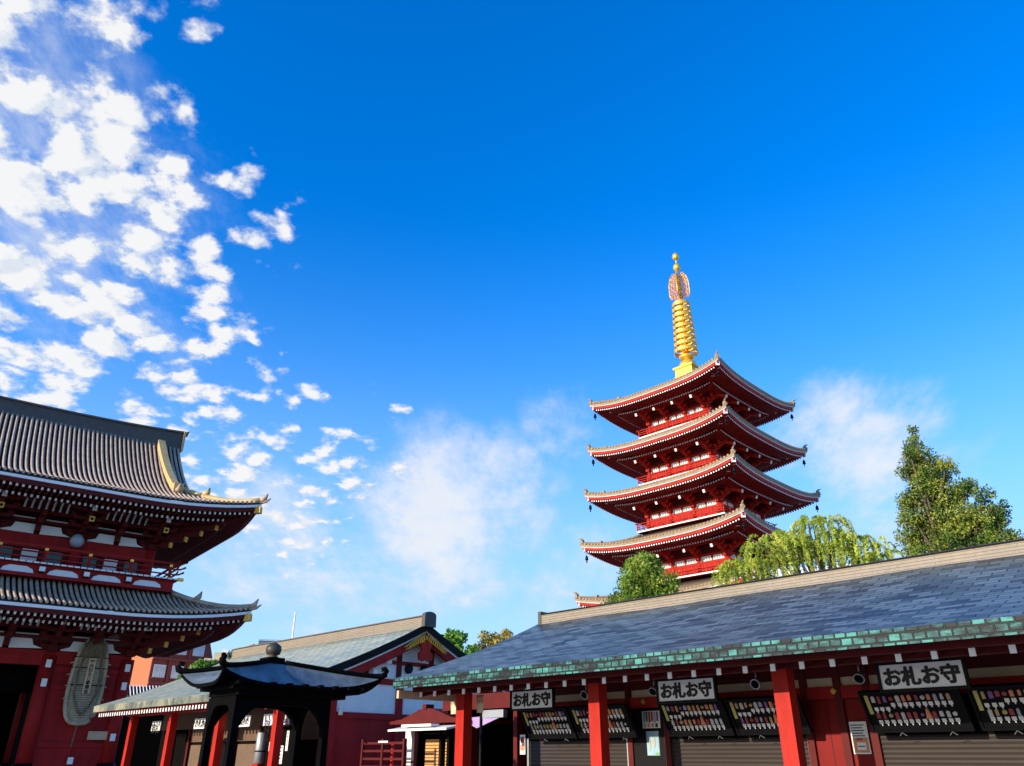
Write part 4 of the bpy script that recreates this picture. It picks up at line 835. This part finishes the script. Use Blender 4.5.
# ------------------------------------------------------------------ the five-storeyed pagoda
pd = thing(PAG, 'pagoda', 'five storeyed vermilion pagoda with flaring roofs and golden spire', 'pagoda', (0, 0, 0))
TIERS = [(33.62, 7.45, 3.3), (28.62, 7.75, 3.6), (23.92, 8.1, 3.92), (18.95, 8.5, 4.25), (13.9, 9.0, 4.55)]
RZ = lambda k: Matrix.Rotation(R(90 * k), 4, 'Z')
TASS = []; PREST = MB(); POWN = [0]
for ti, (ze, h, bd) in enumerate(TIERS):
    top_r = .95 if ti == 0 else TIERS[ti - 1][2] + .55; top_z = ze + (3.6 if ti == 0 else 1.5); L = .75
    def pz(u, s, ze=ze, top_z=top_z, L=L): return ze + (top_z - ze) * (.55 * s + .45 * s * s) + L * abs(u) ** 3 * (1 - s) ** 2
    def pr(u, s, h=h, top_r=top_r): return lerp(h, top_r, s) + .12 * abs(u) ** 4 * (1 - s)
    roof = MB(); edge = MB(); red = MB(); red2 = MB(); rf = PREST; so = MB(); hip = MB(); wall = MB(); brk = MB(); rail = MB(); pan = MB()
    nU = 24
    for sdn in range(4):
        for mb in (roof, edge, red, red2, rf, so, hip, wall, brk, rail, pan): mb.M = RZ(sdn)
        U = [-1 + 2 * k / nU for k in range(nU + 1)]
        roof.slab([[(u * pr(u, s), -pr(u, s), pz(u, s)) for u in U] for s in (0, .12, .3, .5, .75, 1)], .20, TILE_PALE)
        n = int(2 * h / .36)
        for k in range(n + 1):
            x = -h + .12 + k * (2 * h - .24) / n; smax = min(1, (h - abs(x)) / (h - top_r)); 
            if smax < .05: continue
            pts = []
            for q in range(4):
                s = smax * q / 3; r_ = pr(0, s); u = max(-1, min(1, x / pr(0, s))); pts.append((x, -pr(u, s) - (.05 if q == 0 else 0), pz(u, s) + .05))
            roof.tube(pts, .115, 6, TILE_PALE, ph=R(30))
        def strip(mb, i0, i1, z0, z1, m):
            for a, b in zip(U, U[1:]):
                A = [(u * (pr(u, 0) - i), -(pr(u, 0) - i), pz(u, 0) + z) for u, i, z in ((a, i0, z0), (b, i0, z0), (b, i1, z0), (a, i1, z0), (a, i0, z1), (b, i0, z1), (b, i1, z1), (a, i1, z1))]
                mb.hexa(A, m)
        strip(edge, .05, .2, -.27, -.201, WHITE); strip(red, .14, .34, -.52, -.271, RED); strip(red2, 1.75, 1.95, -.62, -.40, RED_DEEP)
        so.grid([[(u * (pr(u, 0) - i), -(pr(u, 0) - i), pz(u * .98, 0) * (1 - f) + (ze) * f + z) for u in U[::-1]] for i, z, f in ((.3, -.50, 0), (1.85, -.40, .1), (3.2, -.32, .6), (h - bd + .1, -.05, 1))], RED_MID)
        n = int(2 * h / .27)
        for k in range(n + 1):
            u = -1 + 2 * (k + .5) / (n + 1)
            for i0, i1, z0, z1 in ((.26, 1.75, -.62, -.5), (1.9, 3.6, -.74, -.52)):
                lim = h * (1 - abs(u)) 
                rr = h - i0; x = u * (h - .2)
                if abs(x) > rr - .05: continue
                i1b = min(i1, h - abs(x) - .02)
                if i1b - i0 < .1: continue
                zz = pz(x / h, 0); a = Vector((x, -(h - i0) - .10 * abs(x / h) ** 4, zz + z0)); b = Vector((x, -(h - i1b), lerp(zz, ze, .5 * (i0 > 1)) + lerp(z0, z1, (i1b - i0) / (i1 - i0))))
                d = (a - b).normalized(); own = sdn == 3 and i0 < 1 and ti in (2, 3) and POWN[0] < 100; rb_ = MB() if own else rf; rb_.M = RZ(sdn)
                rb_.bar(b, a, .10, .12, RED_MID); rb_.bar(a + d * .002, a + d * .03, .12, .12, WHITE)
                if own: POWN[0] += 1; build(rb_, 'rafter', pd)
        # hip rafter, ridge with its end tiles
        hip = MB(); hip.M = RZ(sdn); hrf = MB(); hrf.M = RZ(sdn)
        P = [Vector((-pr(1, s), -pr(1, s), pz(1, s) + .12)) for s in [1 - q / 9 for q in range(10)]]
        hip.tube(P[:], .16, 7, TILE_PALE); e = P[-1]; dd = Vector((-1, -1, 0)).normalized()
        hip.box(e.x, e.x + .28, e.y, e.y + .28, e.z - .1, e.z + .22, TILE_PALE)
        hip.tube([e + Vector((.2, .2, .2)), e + Vector((.08, .08, .38)), e + dd * .15 + Vector((0, 0, .46))], [.13, .09, .03], 6, TILE_PALE); f = P[-4]; hip.box(f.x - .15, f.x + .15, f.y - .15, f.y + .15, f.z, f.z + .26, TILE_PALE); build(hip, 'corner_ridge', pd)
        c = Vector((-pr(1, 0), -pr(1, 0), pz(1, 0)))
        hrf.bar(Vector((-bd, -bd, ze - .1)), c - dd * 2.2 + Vector((0, 0, -.72)), .3, .36, RED); hrf.bar(c - dd * 2.2 + Vector((0, 0, -.72)), c - dd * 2.05 + Vector((0, 0, -.74)), .34, .4, WHITE)
        hrf.bar(c - dd * 3 + Vector((0, 0, -.5)), c - dd * .42 + Vector((0, 0, -.52)), .28, .34, RED); hrf.bar(c - dd * .42 + Vector((0, 0, -.52)), c - dd * .3 + Vector((0, 0, -.52)), .34, .4, PLASTER); build(hrf, 'hip_rafter', pd)
        if sdn in (0, 1, 3): TASS.append((ti, sdn, RZ(sdn) @ (c - dd * .55 + Vector((0, 0, -.78)))))
        # body
        z0 = ze - 3.1
        wall.box(-bd, bd, -bd, -bd + .2, z0, ze - 1.36, RED); wall.box(-bd, bd, -bd + .001, -bd + .2, ze - 1.36, ze + .2, GATE_DARK)  # upper wall coloured dark as the shade behind the brackets
        for q in range(4): x = -bd + .1 + q * (2 * bd - .2) / 3; wall.lathe([(.17, z0), (.17, ze - 1.3)], 10, RED, (x, -bd - .02))
        for q in (range(4) if sdn in (0, 3) else ()): x = -bd + .1 + q * (2 * bd - .2) / 3; brk = MB(); brk.M = RZ(sdn); bracket(brk, Matrix.Translation((x, -bd - .05, ze - 1.38)), 1.0, 3, .5, .25, RED, cross=.55, droop=.5); build(brk, 'bracket', pd)
        for z, hh, o in ((ze - 2.02, .16, .08), (ze - 2.5, .14, .06), (ze - 1.35, .12, .12)): wall.box(-bd - .1, bd + .1, -bd - o, -bd - .001, z, z + hh, RED)
        for j in range(3): wall.box(-bd - .5 * (j + 1), bd + .5 * (j + 1), -bd - .52 * (j + 1), -bd - .52 * (j + 1) + .14, ze - .82 + .25 * j, ze - .68 + .25 * j, RED_DARK)
        for q in range(3):
            xa, xb = -bd + .1 + q * (2 * bd - .2) / 3 + .2, -bd + .1 + (q + 1) * (2 * bd - .2) / 3 - .2; mid = (xa + xb) / 2
            for a_, b_ in ((xa, mid - .07), (mid + .07, xb)):
                if sdn not in (0, 3): continue
                pan = MB(); pan.M = RZ(sdn); pan.prism([(a_, -bd - .03, ze - 1.84), (b_, -bd - .03, ze - 1.84), (b_ - .06, -bd - .03, ze - 1.42), (a_ + .06, -bd - .03, ze - 1.42)][::-1], [(a_, -bd - .002, ze - 1.84), (b_, -bd - .002, ze - 1.84), (b_ - .06, -bd - .002, ze - 1.42), (a_ + .06, -bd - .002, ze - 1.42)][::-1], PLASTER); build(pan, 'plaster_panel', pd)
            for v in range(7): wall.box(lerp(xa, xb, (v + .5) / 7) - .03, lerp(xa, xb, (v + .5) / 7) + .03, -bd - .05, -bd - .001, ze - 2.36, ze - 2.03, RED)
            for a_ in (mid,): wall.box(a_ - .06, a_ + .06, -bd - .06, -bd - .001, ze - 1.86, ze - 1.36, RED)
        rb = bd + .78; zr = ze - 2.95
        rail.box(-rb, rb, -rb, -rb + .9, zr - .18, zr, RED); rail.box(-rb - .03, rb + .03, -rb - .05, -rb - .002, zr - .16, zr - .03, WHITE)
        for z in (zr + .22, zr + .42, zr + .66): rail.box(-rb - (.3 if z > zr + .6 else .0), rb + (.3 if z > zr + .6 else .0), -rb - .03, -rb + .03, z, z + .06, RED)
        for q in range(9): x = -rb + 2 * rb * q / 8; rail.box(x - .045, x + .045, -rb - .04, -rb + .04, zr, zr + .64, RED)
    build(roof, 'roof', pd); build(edge, 'white_eave_board', pd); build(red, 'eave_fascia', pd); build(so, 'soffit', pd)
    build(red2, 'inner_fascia', pd); build(wall, 'storey_wall', pd); build(rail, 'railing', pd)
PREST.M = None; build(PREST, 'rafter', pd, kind='stuff')
build(MB().box(-4.3, 4.3, -4.3, 4.3, 0, 11, RED_DEEP), 'base_wall', pd)
SPZ = -.95
fin = MB(); fin.M = Matrix.Translation((0, 0, SPZ)); fin.box(-1.0, 1.0, -1.0, 1.0, 38.3, 39.3, GOLD).box(-1.15, 1.15, -1.15, 1.15, 39.3, 39.5, GOLD).box(-1.1, 1.1, -1.1, 1.1, 38.2, 38.42, GOLD)
fin.lathe([(.95, 39.5), (.98, 39.8), (.8, 40.2), (.45, 40.45), (.3, 40.5)], 20, GOLD)
fin.lathe([(.3, 40.5), (.7, 40.7), (.85, 40.95), (.6, 41.0), (.28, 41.05), (.22, 41.1), (.2, 50.2)], 20, GOLD)
spo = build(fin, 'spire', pd)
for k in range(9):
    z = 41.55 + k * .72; r_ = lerp(1.24, .98, k / 8); rm = MB(); rm.M = Matrix.Translation((0, 0, SPZ))
    for dz, rr, hh in ((0, r_, .40),):
        n = 28; A = [rm.add([(q * math.cos(2 * math.pi * t / n), q * math.sin(2 * math.pi * t / n), z + s_) for t in range(n)]) for q, s_ in ((rr, -hh / 2), (rr, hh / 2), (rr - .1, hh / 2), (rr - .1, -hh / 2))]
        for a, b in zip(A, A[1:] + A[:1]):
            for t in range(n): rm.face((a + t, a + (t + 1) % n, b + (t + 1) % n, b + t), GOLD, False)
    for t in range(8): a = R(45 * t); rm.bar((.15 * math.cos(a), .15 * math.sin(a), z), ((r_ - .08) * math.cos(a), (r_ - .08) * math.sin(a), z), .1, .12, GOLD)
    rm.lathe([(.3, z - .16), (.3, z + .16)], 12, GOLD)
    for t in range(8): a = R(45 * t + 20); rm.lathe([(.0, z - .34), (.06, z - .3), (.04, z - .18), (.0, z - .15)], 6, GOLD, (r_ * math.cos(a), r_ * math.sin(a)))
    build(rm, 'spire_ring', spo)
fl = MB()
for k in range(4):
    fl.M = Matrix.Translation((0, 0, SPZ)) @ RZ(k) @ Matrix.Rotation(R(20), 4, 'Z')
    for (x, z, q) in [(x_, z_, .17) for x_, z_ in ((.42, 48.4), (.75, 48.5), (.95, 48.9), (.5, 48.85), (.75, 49.2), (.95, 49.5), (.42, 49.4), (.7, 49.8), (.95, 50.1), (.4, 50.0), (.65, 50.4), (.85, 50.6), (.35, 50.6), (.55, 50.95), (.75, 51.05), (.3, 51.2), (.5, 51.4))]:
        fl.tube([(x + q * math.cos(a), 0, z + q * 1.25 * math.sin(a)) for a in [R(60 * t + 15 * x) for t in range(7)]], .075, 4, GOLD)
    fl.tube([(.95, 0, 48.2), (1.12, 0, 48.9), (1.1, 0, 50.2), (.9, 0, 51.1), (.5, 0, 51.65)], [.05] * 5, 5, GOLD)
fl.M = None
build(fl, 'flame_ornament', spo)
jw = MB(); jw.M = Matrix.Translation((0, 0, SPZ)); build(jw.lathe([(.08, 50.2), (.07, 51.9), (.15, 51.95), (.34, 52.1), (.42, 52.4), (.34, 52.7), (.12, 52.85), (.07, 52.9), (.07, 53.4), (.12, 53.42), (.3, 53.55), (.4, 53.85), (.32, 54.15), (.1, 54.3), (.0, 54.5)], 16, GOLD), 'jewel', spo)
TN = ['topmost', 'second', 'third', 'fourth', 'lowest']; SN = {0: 'near', 1: 'right', 3: 'left'}
bell = None
for ti, sdn, p in TASS:
    lb = f'dark wind bell hanging from the {SN[sdn]} corner of the {TN[ti]} pagoda roof'
    if bell is None:
        bell = thing(PAG, 'wind_bell', lb, 'bell', tuple(p), 'wind bells on the pagoda corners')
        b = MB(); b.M = Matrix.Translation(p); b.lathe([(.16, -.72), (.15, -.6), (.11, -.36), (.04, -.3), (.015, -.28), (.015, .05)], 10, BLACK); build(b, 'body', bell)
        b = MB(); b.M = Matrix.Translation(p); b.box(-.08, .08, -.01, .01, -.98, -.78, BLACK).box(-.008, .008, -.008, .008, -.78, -.70, BLACK); build(b, 'clapper', bell)
    else: dup_thing(bell, PAG.M @ p, None, lb)

# ------------------------------------------------------------------ trees
LEAF = {}
def leaf_mats(key, cols, trans=.35):
    if key not in LEAF: LEAF[key] = [mat(f'{key}_leaf_{i}'.replace('_0', '_dark').replace('_1', '_mid').replace('_2', '_pale'), c, .55, var=.25, scale=.8, trans=trans) for i, c in enumerate(cols)]
    return LEAF[key]
def leaf(mb, p, size, n, mats, rnd, long=1.5):
    n = n.normalized(); a = n.orthogonal().normalized(); a.rotate(Matrix.Rotation(rnd.uniform(0, 6.28), 3, n)); b = n.cross(a)
    i = mb.add([p - a * size * .5 * long, p + b * size * .36, p + a * size * .5 * long, p - b * size * .36]); mb.face((i, i + 1, i + 2, i + 3), mats)
def rvec(rnd):
    while True:
        v = Vector((rnd.uniform(-1, 1), rnd.uniform(-1, 1), rnd.uniform(-1, 1)))
        if .05 < v.length < 1: return v
def tree(name, label, base, trunk_h, clumps, key, cols, nleaf, size, seed, trunk_r=.25, cat='tree', group=None):
    rnd = random.Random(seed); t = thing(WORLD, name, label, cat, tuple(base), group); base = Vector(base); ms = leaf_mats(key, cols)
    tr = MB(); bark = BARK
    topz = max(c[2] for c in clumps)
    tr.tube([base, base + Vector((.1, .05, trunk_h * .5)), base + Vector((-.05, .1, trunk_h)), base + Vector((0, 0, lerp(trunk_h, topz, .8)))], [trunk_r * 1.3, trunk_r, trunk_r * .8, trunk_r * .2], 9, bark)
    for c in clumps:
        e = base + Vector((c[0], c[1], c[2])); st = base + Vector((0, 0, min(trunk_h * rnd.uniform(.75, 1.2), e.z - base.z - .1)))
        tr.tube([st, st.lerp(e, .5) + Vector((0, 0, -.15)), e], [trunk_r * .4, trunk_r * .25, trunk_r * .08], 6, bark)
    build(tr, 'trunk', t)
    cr = MB(); tot = sum(c[3] ** 2 for c in clumps)
    for c in clumps:
        ctr = base + Vector((c[0], c[1], c[2])); r_ = c[3]; n = int(nleaf * r_ * r_ / tot); tint = rnd.random()
        # twig tufts within the clump
        nt_ = max(5, int(n / 26))
        for k in range(nt_):
            v = rvec(rnd); v = v.normalized() * (v.length ** .45) * r_ * rnd.uniform(.75, 1.12); v.z *= .8; q = ctr + v
            m = ms[min(2, max(0, int((tint * .5 + rnd.random() * .8) * 3 - .2)))]
            for _ in range(26): leaf(cr, q + rvec(rnd) * (r_ * .2 + .17), size * rnd.uniform(.6, 1.3), v.normalized() * .6 + rvec(rnd), m, rnd)
    build(cr, 'crown', t)
    return t
BARK = mat('bark', (.10, .075, .05), .9, var=.3, bump=.5)
def blob(rnd, cx, cy, z0, z1, rad, n, cr, taper=1.0):
    out = []
    for k in range(n):
        f = (k + .5) / n; z = lerp(z0, z1, f); w_ = rad * (1 - f) ** taper if taper else rad * math.sin(math.pi * (.15 + .8 * f))
        a = k * 2.4 + rnd.uniform(-.4, .4); q = w_ * rnd.uniform(.45, 1.0)
        out.append((cx + q * math.cos(a), cy + q * math.sin(a), z, cr * rnd.uniform(.7, 1.2) * (.6 + .4 * (1 - f))))
    return out
rr_ = random.Random(3)
tree('broadleaf_tree', 'round bushy green tree in front of the pagoda, behind the shop roof', (6.5, 38, 0), 4.5, blob(rr_, 0, 0, 5.8, 10.4, 2.6, 46, .72, .5) + [(0, 0, 9.4, 1.0), (0, 0, 8.4, 1.3), (0, 0, 7.3, 1.6)], 'green', [(.07, .15, .016), (.19, .31, .03), (.36, .43, .05)], 36000, .105, 5)
CON = [(0, 16.5, .28), (-.1, 15.9, .5), (.25, 15.2, .6), (-.55, 15.2, .5), (.95, 14.8, .5), (-.3, 14.4, .75), (-1.1, 14.6, .45), (.75, 13.9, .8), (1.7, 14.3, .5), (-.1, 13.3, .95), (-1.45, 13.0, .6), (1.25, 12.9, .9), (2.4, 13.3, .6), (3.1, 12.5, .55), (-1.2, 12.1, .75), (.2, 12.0, 1.0), (1.8, 11.8, .95), (3.3, 11.7, .65), (3.9, 12.0, .35), (-1.75, 11.3, .6), (-.7, 11.1, .85), (.9, 11.1, 1.0), (2.6, 11.1, .9), (-1.2, 10.2, .9), (.6, 10.2, 1.1), (2.4, 10.2, 1.0), (3.6, 10.6, .6), (0, 9.2, 1.2), (2, 9.2, 1.2)]
rc_ = random.Random(5)
tree('conifer_tree', 'tall ragged dark green tree above the right end of the shop roof', (20.65, 36.5, 0), 10, [(.862 * (f_ * x - .1) + .5 * q, -.507 * (f_ * x - .1) + .86 * q, z, r_ * .8) for x, z, r_ in CON for f_ in (.84 - .045 * (z - 10),) for q in (rc_.uniform(-.8, .1), rc_.uniform(.2, 1.2))], 'olive', [(.028, .065, .010), (.10, .175, .022), (.33, .36, .045)], 46000, .10, 11, .3)
tree('maple_tree', 'bright green tree behind the gable of the office', (-3.6, 45, 0), 4, [(-.6, 0, 6.9, .8), (.3, .2, 7.4, .7), (.9, 0, 6.6, .8), (0, -.3, 6.0, 1.1), (-1, 0, 5.6, .9)], 'bright', [(.06, .17, .02), (.13, .30, .03), (.22, .42, .05)], 5000, .2, 21)
tree('autumn_tree', 'yellow brown tree behind the left end of the shop roof', (-.7, 50, 0), 4.5, [(-1.6, 0, 6.9, .8), (-.7, .2, 7.9, .75), (.3, 0, 8.0, .7), (1.2, 0, 7.5, .8), (0, -.3, 6.6, 1.2), (1.8, 0, 6.8, .8), (-1, 0, 5.9, 1.0)], 'autumn', [(.16, .14, .025), (.32, .25, .04), (.45, .36, .07)], 6500, .18, 31)
tree('garden_tree', 'small green tree beside the rust red hotel', (-22.2, 58, 0), 4, [(-.4, 0, 6.4, .9), (.4, 0, 7.1, .8), (0, 0, 5.6, 1.1), (1.2, 0, 7.0, .7), (1.9, 0, 7.4, .6), (2.4, 0, 7.9, .45)], 'bright', None, 4500, .2, 41)
# willow: arching limbs with hanging strands of narrow leaves
def willow(base, crowns, seed, label):
    rnd = random.Random(seed); t = thing(WORLD, 'willow_tree', label, 'tree', base); base = Vector(base); ms = leaf_mats('willow', [(.22, .30, .025), (.42, .52, .05), (.62, .66, .10)], .5)
    tr = MB(); cr = MB(); tr.tube([base, base + Vector((.2, 0, 3)), base + Vector((0, 0, 7.0))], [.3, .24, .16], 9, BARK)
    for (ox, oy, z) in crowns:
        st = base + Vector((0, 0, 6.6)); e = base + Vector((ox, oy, z)); mid = st.lerp(e, .5) + Vector((0, 0, .6)); tr.tube([st, mid, e], [.09, .05, .02], 6, BARK)
        for k in range(15):
            a = rnd.uniform(0, 6.28); q = rnd.uniform(.1, 1.05); s0 = e + Vector((q * math.cos(a) * .5, q * math.sin(a) * .5, .0)); p = s0.copy(); d = Vector((math.cos(a) * .12, math.sin(a) * .12, rnd.uniform(.0, .10))); Ln = rnd.uniform(.5, 2.7); steps = int(Ln / .085)
            pts = [p.copy()]; m = ms[rnd.choice((0, 1, 1, 2, 2))]
            for _ in range(steps):
                d.z -= .018; d.x *= .93; d.y *= .93
                if d.length > .09: d *= .09 / d.length
                p = p + d; pts.append(p.copy())
                for _2 in range(3): leaf(cr, p + rvec(rnd) * .06, .07 * rnd.uniform(.7, 1.3), Vector((rnd.uniform(-1, 1), rnd.uniform(-1, 1), .2)), m, rnd, 3.2)
            tr.tube(pts[::3] + [pts[-1]], .006, 3, BARK, False)
    build(tr, 'trunk', t); build(cr, 'crown', t)
rw = random.Random(17)
willow((14.6, 36.2, 0), [(-4.2 + rw.uniform(-.2, .2), rw.uniform(-.8, .8), 9.7), (-3.5, .4, 9.9), (-2.9, -.5, 10.5), (-2.2, .3, 11.1), (-1.6, -.3, 10.7), (-1.1, .5, 11.3), (-.5, -.4, 11.6), (0, .3, 11.9), (.5, -.5, 11.7), (.9, .4, 11.3), (1.4, -.2, 10.9), (1.9, .3, 11.0), (2.4, -.3, 10.6), (2.9, .2, 10.2), (-.8, 0, 10.6), (.7, 0, 10.5), (1.9, 0, 10.0), (-3.9, -.2, 9.4), (-2.5, 0, 9.9)], 23, 'yellow green weeping willow between the pagoda and the conical tree')

# ------------------------------------------------------------------ buildings far behind
hs_ = Site(134.2, (0, 0, 0))
def far_box(name, label, site, x0, x1, y0, y1, z1, m, wins=None, cat='building', extra=None, z0=0):
    t = thing(site, name, label, cat, ((x0 + x1) / 2, y0, z0)); build(B(x0, x1, y0, y1, z0, z1, m), 'wall', t)
    if wins:
        for (a, b, c, d) in wins:
            f = build(MB().box(a, b, y0 - .06, y0 - .01, c, d, WHITE).box(a - .08, b + .08, y0 - .12, y0 - .001, c - .12, c - .002, m), 'window', t)
            build(MB().box(a + .08, (a + b) / 2 - .04, y0 - .08, y0 - .061, c + .08, d - .08, GLASS).box((a + b) / 2 + .04, b - .08, y0 - .08, y0 - .061, c + .08, d - .08, GLASS), 'pane', f)
    if extra: extra(t)
    return t
HT = Site(44, (-34.4, 77.6, 0))
def hotel_extra(t):
    build(MB().prism([(5.2, 0, 12.6), (6.6, 0, 8.6), (6.6, 0, 0), (5.2, 0, 0)], [(5.2, 8, 12.6), (6.6, 8, 8.6), (6.6, 8, 0), (5.2, 8, 0)], RUST_RED), 'sloped_end', t)
    build(MB().box(-.03, -.002, .05, 12, 0, 13, SUNLIT_RENDER), 'side_wall', t)  # sheet in the sunlit colour over the hotel's left side
    for z in (7.7, 9.9, 12.1): build(MB().box(-.05, 5.2, -.22, -.001, z, z + .18, RUST_RED), 'ledge', t)
    for x in (1.55, 3.4): build(MB().box(x, x + .12, -.2, -.001, 0, 13, RUST_RED), 'pilaster', t)
wn = []
for z in (6.2, 8.3, 10.5):
    for x in (.25, 2.0, 3.8): wn.append((x, x + 1.15, z, z + 1.15))
far_box('hotel', 'rust red hotel with white windows beyond the gate, one side lit orange', HT, 0, 5.2, 0, 12, 13, RUST_RED, wn, extra=hotel_extra)
TH = Site(60, (-25.3, 54.2, 0))
th = thing(TH, 'tiled_house', 'house with a black and white striped tile roof beside the gate', 'house', (0, 0, 0)); build(B(-1, 3, 1, 5, 0, 4.9, DARK), 'wall', th)
m = MB(); m.slab([[(-1.4, .2, 4.9), (3.2, .2, 4.9)], [(-1.4, 2.6, 5.9), (3.2, 2.6, 5.9)]], .12, TILE_TROUGH)
for k in range(22): m.tube([(-1.35 + k * .21, .15, 4.95), (-1.35 + k * .21, 2.6, 5.96)], .045, 5, WHITE)
build(m, 'roof', th)
OR = Site(80, (-28.6, 85.3, 0))
m = MB().prism([(-1.4, 0, 9.5), (1.2, 0, 9.5), (1.2, 0, 12.3), (-1.0, 0, 11.4)], [(-1.4, 6, 9.5), (1.2, 6, 9.5), (1.2, 6, 12.3), (-1.0, 6, 11.4)], mat('orange_roof', (.55, .14, .06), .7))
of = thing(OR, 'orange_roofed_house', 'house with a bright orange sloping roof far behind the office ridge', 'house', (0, 0, 0)); build(m, 'roof', of); build(B(-1.3, 1.1, .2, 5.8, 0, 9.49, PLASTER), 'wall', of)
GB = Site(74, (-28.6, 90.6, 0))
gb = thing(GB, 'grey_building', 'flat grey building with a roof screen behind the office ridge', 'building', (1.7, 0, 0)); build(B(0, 3.5, 0, 6, 0, 12.4, GREY_METAL), 'wall', gb)
m = MB()
for k in range(15): m.box(k * .245, k * .245 + .05, 0, .05, 12.4, 13.4, GREY_METAL)
for z in (12.6, 13.0, 13.36): m.box(0, 3.5, -.03, -.002, z, z + .05, GREY_METAL)
m.box(0, 3.5, .1, .14, 12.4, 13.3, mat('blue_grey_screen', (.16, .2, .26), .7)); build(m, 'roof_screen', gb)
build(MB().tube([(-25.1, 91.6, 0), (-25.1, 91.6, 16.5)], .09, 6, WHITE), 'antenna_mast', site=WORLD, label='thin white mast rising behind the office ridge', cat='mast')
CB = Site(75, (-27.6, 75.2, 0))
cb_ = thing(CB, 'cream_house', 'small cream stepped rooftop behind the bronze pavilion', 'house', (0, 0, 0)); build(MB().box(-.9, 1.2, 0, 4, 0, 9.7, CREAM).box(-.1, 1.0, .3, 3, 9.7, 10.3, CREAM).box(.5, 1.1, .5, 2, 10.3, 10.6, PLASTER), 'wall', cb_)
PB = Site(110, (22.2, 66.4, 0))
wn = [(a, a + .8, z, z + 1.0) for z in (11.5, 14) for a in (.6, 2.2, 3.8, 5.4)]
pbm = mat('pale_blue_render', (.55, .62, .72), .8, var=.05)
far_box('pale_building', 'pale blue building glimpsed behind the willow', PB, 0, 7.5, 0, 8, 16.0, pbm, wn)
